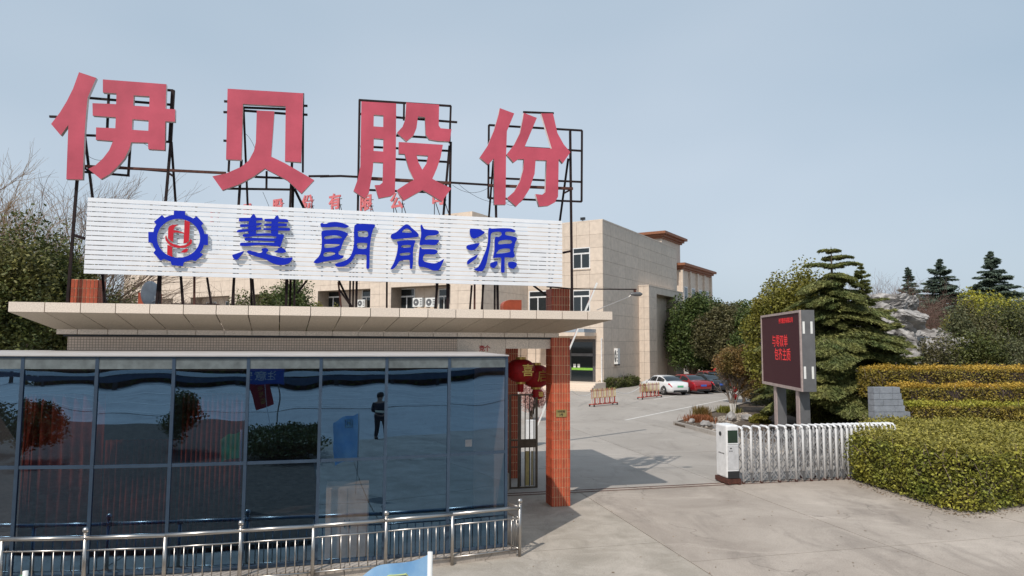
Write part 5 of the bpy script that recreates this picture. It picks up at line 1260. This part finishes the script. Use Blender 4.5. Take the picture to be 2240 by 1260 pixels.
# red lanterns on trees
for i, (u, v) in enumerate(((1565, 812), (1607, 853), (1608, 868))):
    pos = D(u, v, 41 if i else 62); me = MB().lathe([(.02, -.16), (.12, -.10), (.15, 0), (.12, .10), (.02, .16)], 12).mesh('red_lantern_small', True)
    o = link('red_lantern', me, M_lantern); o.location = pos; o.scale = (1.5, 1.5, 1.9) if i == 0 else (.95, .95, 1.2); tag(o, ('red lantern string hanging in front of the parked cars', 'upper red lantern in the small multi stemmed tree', 'lower red lantern in the small multi stemmed tree')[i], 'lantern', 'small red lanterns in the yard trees')

# ---- slate wall
sw = thing('slate_wall', 'stepped blue grey slate wall end between the cedar and the hedges', 'wall', D(1912, 920, 22.9), R(8)); sw.location.z = 0
def SWx(u, v): q = local(sw, PLN(u, v, sw.location, Vector((-math.sin(R(8)), math.cos(R(8)), 0)))); return q.x, q.z
xl, zt_ = SWx(1911, 847); xr0 = SWx(1966, 850)[0]; xr1 = SWx(1992, 905)[0]; zmid = SWx(1980, 893)[1]; zlow = SWx(1930, 922)[1]
rowsn = 7
for j in range(rowsn):
    z0 = lerp(zlow-.3, zt_, j/rowsn); z1 = lerp(zlow-.3, zt_, (j+1)/rowsn); xe = xr1 if z1 < zmid+.05 else lerp(xr0+.2, xr0, (j-3)/4)
    cuts = [xl]+sorted([lerp(xl, xe, (k+random.uniform(.3, .7))/2) for k in range(2)])+[xe]
    for a, b in zip(cuts[:-1], cuts[1:]):
        if j == 1 and a < (xl+xe)/2 < b: continue
        MB().box(a+.006, random.uniform(0, .015), z0+.006, b-.006, .32, z1-.006).build('slate_block', M_slate, sw)
MB().box(xl+.03, .03, 0, xr0-.03, .30, zt_-.03).build('wall_core', M_slate, sw)

# ---- rockery
rk = thing('rockery', 'pile of tall grey weathered rocks rising behind the cedar and hedges', 'rockery', (18, 36, 0), 0)
for i, (u, v, r, fl) in enumerate(((1893, 742, 1.5, .7), (1935, 735, 1.9, .65), (1968, 748, 1.6, .7), (1905, 700, 1.5, .75), (1945, 690, 1.4, .5), (1975, 700, 1.3, .55), (1870, 770, 1.4, .8), (2000, 740, 1.0, .9), (2008, 762, 1.1, .8), (2060, 765, 1.3, .8), (2090, 775, 1.0, .8), (1930, 668, 1.1, .5), (1985, 672, 1.0, .45), (1960, 662, .9, .5), (1905, 780, 1.6, .9), (1990, 785, 1.5, .8), (1950, 790, 2.2, .9), (2030, 792, 1.4, .8), (1870, 720, 1.2, .6), (1900, 665, .9, .5), (1825, 775, 1.0, .7), (1845, 800, 1.2, .8), (1700, 745, .01, .8))):
    if r < .1: continue
    p = D(u, v, 34+(i*37 % 5)*.5); o = link('rock', rock_mesh(r, i, fl, 5 if r > 1.2 else 4, .8), None, rk); o.location = p-Vector((18, 36, 0)); o.rotation_euler = (random.uniform(-.4, .4), random.uniform(-.3, .3), random.uniform(0, 6))

# ---- cedar
def conifer(name, label, base, h, rmax, n, lm, tier=14, droop=.25, leaf=.16, group=None, low=.12, tip=0, hang=.35, seed=0, irr=.25, dens=1.0, jit=.014, belly=1, pw=.66):
    rnd = np.random.RandomState(seed+3); root = thing(name, label, 'tree', base, seed*1.7, group); segs = [(Vector((0, 0, 0)), Vector((0, 0, h*.6)), .028*h, .015*h), (Vector((0, 0, h*.6)), Vector((0, 0, h)), .015*h, .01)]
    V = []; per = n//(tier*7)
    for t in range(tier):
        f = (t+.5)/tier; z = h*(low+(1-low)*f**.92); R_ = rmax*(1-f)**pw+.05; R_ *= min(1, belly+f*1.8); nb = max(4, int(9*(1-f)+4))
        for b in range(nb):
            a = rnd.rand()*6.283; L_ = R_*rnd.uniform(1-irr*1.6, 1+irr); zz_ = z+rnd.normal(0, h*jit)*(1-f)
            up = .22*(1-f)+.05+(.35 if f > .85 else 0); d = np.array([math.cos(a), math.sin(a), 0]); s = np.array([-math.sin(a), math.cos(a), 0])
            def pos(x): return d*L_*x+np.array([0, 0, zz_+up*L_*x-droop*L_*x*x*1.6])
            segs.append((Vector(pos(0)), Vector(pos(.6)), .03*(1-f)+.012, .015)); segs.append((Vector(pos(.6)), Vector(pos(1)), .015, .005))
            m = int(per*dens*(L_/rmax+.15)*2.2)
            x = rnd.rand(m)**.7*.95+.05; wid = .42*L_*(1-x)**.6*.9+.05*L_; y = rnd.uniform(-1, 1, m)*wid
            c = np.stack([d*L_*xx+np.array([0, 0, zz_+up*L_*xx-droop*L_*xx*xx*1.6]) for xx in x])+s*y[:, None]
            c[:, 2] -= np.abs(y)**1.3*.35+rnd.rand(m)*.06
            o_ = d[None]*.75+s[None]*(np.sign(y)*rnd.uniform(.1, .9, m))[:, None]+rnd.normal(0, .25, (m, 3)); o_[:, 2] -= hang*rnd.rand(m); o_ /= np.linalg.norm(o_, axis=1, keepdims=True)
            nn = np.cross(o_, rnd.normal(0, .45, (m, 3))+[0, 0, 1]); nn /= np.linalg.norm(nn, axis=1, keepdims=True); l_ = (leaf*rnd.uniform(.6, 1.4, m))[:, None]
            V.append(np.stack([c-o_*l_*.5, c+nn*l_*.13, c+o_*l_*.5, c-nn*l_*.13], 1))
    tube_tree(root, 'trunk', M_bark, segs[:2], 8); tube_tree(root, 'branches', M_bark, segs[2:], 4)
    quads_mesh('needles', np.vstack(V), lm, root); return root
cb_ = D(1830, 900, 30)
ced = conifer('cedar_tree', 'broad cedar with drooping layered branches behind the led sign', (cb_.x, cb_.y, .1), 8.05, 3.9, 170000, L_cedar, 21, .26, .19, low=.05, seed=1, irr=.38, jit=.026, hang=.55, belly=.55)
MB().tube([(0, 0, .0), (0, 0, .9)], .24, 12, .22).build('whitewashed_foot', M_lime, ced)
c2b = D(1888, 700, 31); conifer('cedar_tree', 'slimmer leaning cedar with curled tips right of the broad cedar', (c2b.x, c2b.y, .1), 7.35, 2.0, 60000, L_cedar, 22, .04, .18, low=.3, seed=4, jit=.04, irr=.4, pw=.9)
for i, (u, vt, Y, rm, lab, h0) in enumerate(((1985, 584, 62, 2.9, 'narrow blue green conifer, smallest of the three on the skyline', 0), (2055, 566, 50, 4.3, 'blue green conifer, middle one on the skyline', 0), (2166, 549, 46, 4.0, 'blue green conifer nearest the right edge on the skyline', 0))):
    tp = D(u, vt, Y); conifer('spruce_tree', lab, (tp.x, tp.y, 0), tp.z, rm, 110000, L_spruce, 40, .06, .26, 'conifers on the skyline', low=.10, seed=10+i, hang=.45, jit=.020, irr=.30, pw=.95)
def tr_px(u, vt, Y, rx, lm, lab, n=14000, size=.2, k=26, name='broadleaf_tree', cat='tree', trunk=.2, group=None, sub=.34, rz_=None):
    tp = D(u, vt, Y); return broad_tree(name, lab, cat, (tp.x, tp.y, 0), tp.z, rx, n, lm, size, trunk, k, group, sub, rz_)
tr_px(1742, 580, 33, 2.4, L_yel, 'yellow green broadleaf tree showing above and left of the led sign', 26000, .15, 34, trunk=.15)
tr_px(1700, 630, 34, 2.3, L_yel, 'lower yellow green tree between the dark row and the led sign', 20000, .15, 30, trunk=.1)
for i, (u, vt, Y, rx, lab) in enumerate(((1512, 642, 70, 3.0, 'dark evergreen tree touching the corner of the stone portal'), (1548, 648, 74, 3.4, 'dark evergreen tree in the row, second from the stone portal'), (1590, 652, 66, 3.4, 'dark rounded evergreen behind the parked cars'), (1628, 655, 70, 3.6, 'dark evergreen tree in the row beside the yellow green tree'), (1662, 660, 62, 3.2, 'dark evergreen tree partly behind the yellow green tree'))):
    tr_px(u, vt, Y, rx, (L_camph, L_camph, L_bushb, L_camph2, L_camph)[i], lab, 30000, .26, 40, group='dark evergreens behind the parked cars', trunk=.02)
tr_px(1625, 765, 45, 1.8, L_redbr, 'reddish brown shrub tree behind the small multi stemmed tree', 9000, .15, 22, trunk=.1, name='shrub', cat='shrub')
for i, (u, vt, Y, rx, lm, lab, n) in enumerate(((2095, 668, 35, 1.2, L_bush, 'grey green bush with pale stems right of the rocks', 9000), (2115, 650, 36, 2.1, L_bush, 'taller grey green bush with bare stems above the golden hedge', 9000), (2170, 640, 37, 2.3, L_bush, 'grey green bush with bare stems before the yellowish trees', 10000), (2225, 650, 36, 2.2, L_bush, 'grey green bush at the right edge above the hedges', 9000), (2050, 735, 33, 1.3, L_bush, 'low dark bush at the foot of the rocks', 7000), (2125, 720, 33, 1.8, L_bush, 'low dark bush behind the topmost hedge tier', 8000), (2200, 725, 33, 1.8, L_bush, 'low dark bush near the right edge behind the topmost hedge', 8000))):
    o = tr_px(u, vt, Y, rx, (L_bush, L_bushb, L_dark)[i % 3], lab, n, .13, 30, 'bush', 'bush', .1, 'bushes above the stepped hedges', .42)
    segs = []
    for j in range(6): branch_gen(Vector((random.gauss(0, .5), random.gauss(0, .5), 1.0)), Vector((random.gauss(0, .25), random.gauss(0, .25), 1)).normalized(), .9, .03, 5, segs, .35, 2)
    tube_tree(o, 'bare_stems', M_barkpale, segs, 3)
for i, (u, vt, Y, rx, lm, lab) in enumerate(((2140, 625, 42, 2.5, L_hedgegn, 'yellowish rounded tree in front of the right conifer'), (2200, 640, 44, 2.8, L_hedgegn, 'pale yellow green tree at the right edge'), (2095, 630, 52, 3.0, L_spruce, 'dark green tree filling the gap between the two larger conifers'), (2240, 650, 50, 3, L_dark, 'dark tree at the right edge of the skyline'))):
    tr_px(u, vt, Y, rx, lm, lab, 15000, .17, 28, trunk=.1)
def bare_tree(name, label, u, vt, Y, n, L0, m, spread=.4, depth=6, r=.07, cat='bare tree', z0=0, droop=0):
    tp = D(u, vt, Y); root = thing(name, label, cat, (tp.x, tp.y, z0), 0); segs = []
    H_ = tp.z-z0
    for j in range(n):
        d = Vector((random.gauss(0, .16), random.gauss(0, .16), 1)).normalized(); branch_gen(Vector((random.gauss(0, .15), random.gauss(0, .15), 0)), d, L0*H_, r, depth, segs, spread, 3, droop, .004)
    tube_tree(root, 'branches', m, segs, 3); return root
for i, (u, vt, Y) in enumerate(((1935, 640, 46), (1975, 645, 48), (2015, 655, 50), (1915, 625, 55), (2045, 662, 44))):
    bare_tree('bare_thicket', ['leafless brownish thicket above the rocks', 'leafless brownish thicket behind the smallest conifer', 'leafless brownish thicket left of the middle conifer', 'hazy leafless thicket just right of the cedar tip', 'leafless brownish shrub between rocks and middle conifer'][i], u, vt, Y, 8, .36, M_twigbr, .45, 7, .05, 'thicket')
# ---- vegetation on the left, behind the gatehouse
for i, (u, vt, Y, rx, lab) in enumerate(((20, 520, 20.5, 2.2, 'dark privet like evergreen at the left edge behind the canopy'), (85, 480, 22, 2.2, 'tallest dark evergreen bush left of the slatted board'), (150, 510, 23, 1.9, 'dark evergreen bush behind the left iron pole'), (-40, 560, 19, 2.2, 'dark evergreen cut by the left edge'), (210, 590, 25, 1.9, 'lower evergreen bush seen under the left end of the board'), (275, 612, 28, 1.8, 'olive evergreen bush seen between board and canopy beside the dish'))):
    o = tr_px(u, vt, Y, rx, (L_bushd, L_dark)[i % 2], lab, 26000 if i < 4 else 13000, .12, 44, 'evergreen_bush', 'bush', .04, 'evergreens left of the gatehouse', .36)
bare_tree('bare_tree', 'tall leafless tree with fine grey twigs left of the first giant character', 100, 372, 27, 3, .33, M_twig, .31, 8, .10)
bare_tree('bare_tree', 'leafless tree with fine twigs leaning behind the left iron pole', 135, 415, 26, 3, .29, M_twig, .30, 7, .08)
bare_tree('willow_tree', 'orange tinted leafless willow at the far left edge', 12, 375, 30, 5, .34, M_twigor, .36, 8, .10, droop=.03)
for i, (u, vt, Y) in enumerate(((370, 612, 30), (405, 615, 31), (450, 612, 30), (490, 618, 32), (305, 630, 27), (340, 640, 26), (520, 630, 33))):
    bare_tree('bare_bush', ['leafless bush right of the satellite dish', 'leafless bush in front of the dark yard wall', 'leafless bush with pale twigs between the thin posts', 'leafless bush left of the round green shrub', 'leafless bush left of the satellite dish', 'low leafless bush directly behind the satellite dish', 'thin leafless bush touching the round green shrub'][i], u, vt, Y, 5, .33, M_twig, .5, 6, .04, 'bare bush')
tr_px(560, 628, 36, 1.7, L_dark, 'round olive green shrub seen under the board near the middle', 26000, .13, 40, 'round_shrub', 'shrub', .1)
tr_px(622, 600, 38, 2.4, L_camph, 'large round evergreen seen between board and canopy', 38000, .14, 44, 'round_shrub', 'shrub', .1)
tr_px(662, 632, 39, 1.3, L_camph, 'small dark evergreen right of the large round one', 8000, .13, 20, 'round_shrub', 'shrub', .1)
for u, lab in ((705, 'yellow green plant in front of the left office window bay'), (730, 'yellow green plant behind the rusty post')): tr_px(u, 650, 50, 1.1, L_yel, lab, 5000, .2, 16, 'shrub', 'shrub', .1)
# small hedge by the office steps, pale blossom bush in the doorway view
ha, hb = G(1330, 852), G(1398, 843); d = (hb-ha).normalized(); n_ = Vector((-d.y, d.x, 0))*1.0
hedge('low_hedge', 'low dark green hedge along the foot of the office wing behind the barriers', [(p.x, p.y) for p in (ha, hb, hb+n_, ha+n_)], 0, .75, 9000, L_dark, .14, ((ha+hb)/2)[:], shaggy=.10)
tp = D(1163, 828, 34); broad_tree('blossom_tree', 'pale pink blossoming shrub seen through the gate under the lanterns', 'shrub', (tp.x, tp.y, 0), tp.z+.2, .8, 9000, mat('pale_blossom', (.62, .42, .38), .7, island=.35, transl=.2), .09, .1, 20)

# ------------------------------------------------------------ flags in the foreground
def flag(label, u, v, Y, length, W_, cols, emblem=False, lean=-1):
    top = D(u, v, Y); f = thing('feather_flag', label, 'flag', (top.x, top.y, 0), 0)
    MB().tube([(0, 0, 0), (0, 0, top.z-.02)], .012, 8).build('pole', M_white, f, True)
    MB().tube([(0, 0, .45), (0, 0, top.z)], .022, 10).build('sleeve', M_white, f, True)
    NX, NZ = 26, 30; vs = []; 
    for i in range(NX+1):
        x = i/NX
        for j in range(NZ+1):
            y = j/NZ; droop = .32*x**1.25+.05*math.sin(x*7)
            vs.append((lean*W_*x*(1-.12*y), .07*math.sin(x*9+y*3)*x+.03*math.sin(y*11+x*4)*x, top.z-.015-droop*W_*1.05-y*length*(1-.1*x)))
    fs = [(i*(NZ+1)+j, i*(NZ+1)+j+1, (i+1)*(NZ+1)+j+1, (i+1)*(NZ+1)+j) for i in range(NX) for j in range(NZ)]
    mb = MB().add(vs, fs); o = mb.build('cloth', cols, f, True)
    if emblem:
        def at(x, y):
            fx, fy = x*NX, y*NZ; i, j = int(fx), int(fy); p = Vector(vs[i*(NZ+1)+j]); q = Vector(vs[(i+1)*(NZ+1)+j+1]); return p.lerp(q, .5)+Vector((0, -.006, 0))
        E = MB(); 
        def strokeq(x0, y0, x1, y1, w=.03):
            N = 8
            for k in range(N):
                a = at(lerp(x0, x1, k/N), lerp(y0, y1, k/N)); b = at(lerp(x0, x1, (k+1)/N), lerp(y0, y1, (k+1)/N)); E.bar(a, b+(b-a)*.15, w, .004)
        for s in ((.30, .10, .30, .26), (.55, .07, .55, .24), (.30, .10, .55, .07), (.30, .26, .55, .24), (.38, .13, .38, .22), (.47, .12, .47, .21), (.38, .17, .47, .16)): strokeq(*s)
        E.build('emblem', mat('yellow_green_print', (.58, .62, .22), .6), f)
    return f
M_flagb = mat('light_blue_cloth', (.17, .40, .74), .7, col2=(.42, .64, .84), vscale=2.2, transl=.35)
M_flagg = mat('green_cloth', (.10, .42, .20), .7, col2=(.3, .6, .4), vscale=3, transl=.35)
flag('light blue flag with a yellow green emblem on a white sleeve pole, bottom centre', 941, 1207, 6.0, 1.15, .62, M_flagb, True)
flag('green flag, only its upper edge showing at the bottom left', 56, 1249, 6.2, .6, .45, M_flagg, False)

# ------------------------------------------------------------ surroundings seen only in the glass
road = MB().box(-70, -31, -.5, 70, -13.5, -.018).build('road', M_road, None); tag(road, None, None, kind='structure'); road.location = gh(-4, 0); road.rotation_euler = (0, 0, R(9))
road2 = MB().box(-70, -75, -.5, 70, -31.4, -.019).build('far_road', M_road, None); tag(road2, None, None, kind='structure'); road2.location = gh(-4, 0); road2.rotation_euler = (0, 0, R(9))
rd = lambda x, y: gh(-4, 0)+Matrix.Rotation(R(9), 3, 'Z') @ Vector((x, y, 0))
lm_ = MB()
for y in (-33, -38.5, -44.2): lm_.box(-70, y, -.018, 70, y+.32, -.006)
for k in range(-6, 8): lm_.box(k*8, -41.3, -.018, k*8+4, -41.15, -.006)
o = lm_.build('lane_marking', M_paint); o.location = road.location; o.rotation_euler = (0, 0, R(9)); tag(o, None, None, kind='structure')
qh = [rd(-45, -54), rd(45, -54), rd(45, -55.6), rd(-45, -55.6)]
hedge('roadside_hedge', 'long dark hedge behind the guard rail, mirrored in the glass', [(p.x, p.y) for p in qh], 0, 2.3, 9000, L_dark, .5, tuple(rd(0, -55)), shaggy=.12)
br_ = thing('guard_rail', 'long pale guard rail on dark posts across the road, mirrored in the glass', 'guard rail', rd(0, -52), R(9))
MB().box(-60, -.05, 1.05, 60, .05, 1.38).build('rail', M_white, br_); MB().box(-60, .05, .55, 60, .12, 1.0).build('rail', M_alum, br_)
for k in range(-12, 13): MB().box(k*5-.15, -.1, 0, k*5+.15, .05, 1.05).build('post', M_dark, br_)
for k in range(-4, 5):
    p = rd(k*11+random.uniform(-2, 2), -64); broad_tree('roadside_tree', 'dark roadside tree %s of the belt across the road' % ('farthest left', 'second from the left end', 'third from the left end', 'just left of the middle', 'in the middle', 'just right of the middle', 'third from the right end', 'second from the right end', 'farthest right')[k+4], 'tree', (p.x, p.y, 0), random.uniform(7, 9), 6.0, 4000, L_dark, .9, .1, 24, 'trees across the road')
def board(label, cat, x, y, w, h, z, m, lines, rot, tilt=0):
    b = thing('notice_board', label, cat, gh(x, y), rot)
    pn_ = MB().box(-w/2, -.02, z, w/2, .02, z+h).build('board', m, b)
    for sx in (-1, 1): MB().bar((sx*w*.4, -.05, 0), (sx*w*.4, -.05, z+h*.9), .05).build('post', M_steel, b)
    for i, (t_, s_) in enumerate(lines):
        me = text_mesh(t_, s_, .004, .003); me.transform(Matrix(((-1, 0, 0, 0), (0, 0, 1, 0), (0, 1, 0, 0), (0, 0, 0, 1)))); o = link('lettering', me, M_white, b); o.location = (0, .024, z+h*(.86-.72*i/max(1, len(lines)-1)) if len(lines) > 1 else z+h*.5)
    b.rotation_euler = (tilt, 0, rot); return b
# operator standing on the forecourt (mirrored in the glass)
def person(label, loc, rz_):
    root = thing('person', label, 'person', loc, rz_)
    def skin(name, V, E, Rr, m, rootv=0, sub=2):
        me = bpy.data.meshes.new(name); me.from_pydata(V, E, []); o = link(name, me, m, root)
        s = o.modifiers.new('skin', 'SKIN'); 
        lay = me.skin_vertices[0].data if me.skin_vertices else None
        if lay is None:
            bm = bmesh.new(); bm.from_mesh(me); bm.verts.layers.skin.verify(); bm.to_mesh(me); bm.free(); lay = me.skin_vertices[0].data
        for i, r in enumerate(Rr): lay[i].radius = (r, r) if not isinstance(r, tuple) else r
        lay[rootv].use_root = True
        ss = o.modifiers.new('sub', 'SUBSURF'); ss.levels = sub; ss.render_levels = sub; return o
    V = [(0, 0, .95), (0, 0, 1.15), (0, .01, 1.38), (0, .0, 1.48), (0, -.015, 1.56), (0, -.03, 1.63), (0, -.02, 1.72),
         (.17, 0, 1.40), (.23, .02, 1.15), (.15, -.22, 1.10), (.10, -.30, 1.12), (-.17, 0, 1.40), (-.23, .02, 1.15), (-.15, -.22, 1.10), (-.10, -.30, 1.12),
         (.10, 0, .90), (.13, -.02, .50), (.15, .03, .09), (.16, -.12, .04), (-.10, 0, .90), (-.15, .02, .50), (-.20, .06, .09), (-.22, -.08, .04)]
    E = [(0, 1), (1, 2), (2, 3), (3, 4), (4, 5), (5, 6), (2, 7), (7, 8), (8, 9), (9, 10), (2, 11), (11, 12), (12, 13), (13, 14), (0, 15), (15, 16), (16, 17), (17, 18), (0, 19), (19, 20), (20, 21), (21, 22)]
    Rr = [(.15, .11), (.15, .11), (.15, .11), .055, .075, .095, .075, .065, .05, .035, .035, .065, .05, .035, .035, .09, .065, .045, .04, .09, .065, .045, .04]
    skin('body', V, E, Rr, mat('skin', (.42, .26, .19), .6))
    skin('jacket', [V[i] for i in (0, 1, 2, 7, 8, 9, 11, 12, 13)], [(0, 1), (1, 2), (2, 3), (3, 4), (4, 5), (2, 6), (6, 7), (7, 8)], [(.18, .14), (.17, .13), (.165, .125), .085, .066, .052, .085, .066, .052], mat('dark_jacket', (.025, .03, .045), .8, var=.2))
    skin('trousers', [V[i] for i in (0, 15, 16, 17, 19, 20, 21)], [(0, 1), (1, 2), (2, 3), (0, 4), (4, 5), (5, 6)], [(.165, .125), .105, .082, .066, .105, .082, .066], mat('dark_trousers', (.02, .022, .03), .85, var=.2))
    hr = MB().lathe([(.02, .10), (.07, .085), (.098, .03), (.10, -.03), (.085, -.06)], 14, (0, -.012, 1.68)).build('hair', mat('black_hair', (.012, .01, .01), .6), root, True)
    for sx in (-.035, .035): MB().lathe([(.003, -.004), (.012, -.004), (.012, .004), (.003, .004)], 8, (sx, -.118, 1.645), 'y').build('eye', M_dark, root)
    MB().lathe([(.002, -.02), (.014, -.005), (.016, .02), (.004, .04)], 8, (0, -.122, 1.61)).build('nose', mat('skin', (.42, .26, .19)), root)
    for sx in (-1, 1):
        for k in range(5):
            a = (k-2)*.25; MB().tube([(sx*.10+.0, -.31, 1.13), (sx*(.085)+.02*(k-2), -.36, 1.14-.012*k), (sx*.07+.016*(k-2), -.375, 1.12-.012*k)], .009, 6, .007).build('finger', mat('skin', (.42, .26, .19)), root, True)
        MB().box(sx*.17-.05, -.20, 0, sx*.17+.05, .10, .08).build('shoe', M_dark, root)
    return root
# mirror helper: real place whose reflection in pane k is seen at pixel (u, v) at ground level
def mirrored(k, u, v, z=0.0):
    q = G(u, v, z); a = P[k]; d = (P[k+1]-P[k]).normalized(); n_ = Vector((-d.y, d.x, 0)); return q-n_*2*(q-a).dot(n_)
pm = mirrored(2, 828, 962)
print('person', pm)
face = math.atan2((P[2]-pm).y, (P[2]-pm).x)
person('person in dark jacket and trousers standing on the forecourt, mirrored in the glass', (pm.x, pm.y, 0), face+math.pi/2+math.pi)
rc_ = MB().box(-.13, -.05, 0, .13, .05, .06).build('remote_controller', M_cream); rc_.location = (pm.x, pm.y, 1.13); rc_.location += Vector((math.cos(face), math.sin(face), 0))*.40*1; rc_.rotation_euler = (0, 0, face+math.pi/2)
tag(rc_, 'pale drone remote held in both hands by the standing person', 'remote')
bm_ = mirrored(4, 610, 950); rm_ = mirrored(4, 625, 940)
q = toG(bm_); board('blue notice board with white characters on the roadside, mirrored in the glass', 'notice board', q[0], q[1], 2.6, 2.6, 2.1, mat('blue_board', (.03, .10, .42), .5), (('温馨提示', .40), ('车辆进出', .46), ('注意安全', .46)), R(12))
q = toG(rm_); rdv = thing('red_banner', 'tilted red banner with gold characters in front of the clipped shrub, mirrored in the glass', 'banner', gh(q[0], q[1]), R(12))
me = MB().box(-.42, -.01, 0, .42, .01, 1.35).mesh('cloth'); o = link('cloth', me, mat('red_banner_cloth', (.40, .02, .03), .7), rdv); o.location = (.25, 0, 1.0); o.rotation_euler = (0, R(-18), 0)
for i, c_ in enumerate('欢迎光临'):
    me = text_mesh(c_, .24, .004, .003); me.transform(Matrix(((-1, 0, 0, 0), (0, 0, 1, 0), (0, 1, 0, 0), (0, 0, 0, 1)))); t_ = link('lettering', me, M_gold, o); t_.location = (0, .014, 1.15-.29*i)
MB().tube([(.55, 0, 0), (.05, 0, 2.5)], .018, 8).build('pole', M_white, rdv)

for i, (k, u, v, h, r_) in enumerate(((5, 455, 985, 2.3, 1.75), (3, 640, 1000, 1.15, 2.3), (8, 0, 1000, 2.0, 1.7), (7, 120, 1010, 2.0, 1.6))):
    p = mirrored(k, u, v); broad_tree('clipped_shrub', ['tall rounded clipped shrub in front of the gatehouse, mirrored in the glass', 'low spreading clipped shrub under the red banner, mirrored in the glass', 'leftmost rounded shrub in front of the gatehouse, mirrored in the glass', 'rounded shrub mirrored in the second glass pane'][i], 'shrub', (p.x, p.y, 0), h, r_, 16000, L_dark, .10, .02, 40, None, .34)

pb_ = [mirrored(6, 40, 925), mirrored(4, 560, 925), mirrored(3, 690, 1010), mirrored(3, 700, 1190), mirrored(6, -200, 1215), mirrored(6, -300, 1000)]
tag(MB().prism([(p.x, p.y) for p in pb_], -.01, .08).build('front_planting_bed', M_soil), None, None, kind='structure')  # bed out of view, widened to darken what the left panes reflect
lt_ = MB(); rnd = random.Random(5)
for i in range(130):
    p = G(rnd.uniform(1150, 2300), rnd.uniform(1065, 1290)); q = toG(p); sz = rnd.uniform(.006, .022)
    a = rnd.random()*6.28; lt_.add([(p.x+sz*math.cos(a+t)*(1.6 if t in (0, math.pi) else .7), p.y+sz*math.sin(a+t), .006+(.006 if t else 0)) for t in (0, 1.57, math.pi, 4.71)], [(0, 1, 2, 3)])
for i in range(500):
    t_ = rnd.random(); a_, b_ = hp[int(t_*6)], hp[int(t_*6)+1]; p = a_.lerp(b_, rnd.random())-Vector((rnd.uniform(0, .35)**1.0, rnd.uniform(0, .45), 0)); sz = rnd.uniform(.012, .03); a = rnd.random()*6.28
    lt_.add([(p.x+sz*math.cos(a+t), p.y+sz*math.sin(a+t)*.6, .006+rnd.random()*.01) for t in (0, 1.57, math.pi, 4.71)], [(0, 1, 2, 3)])
tag(lt_.build('leaf_litter', mat('dry_leaf', (.16, .10, .05), .9, island=.6)), 'tiny dry leaves and grit scattered on the driveway slabs', 'leaf litter', kind='stuff')
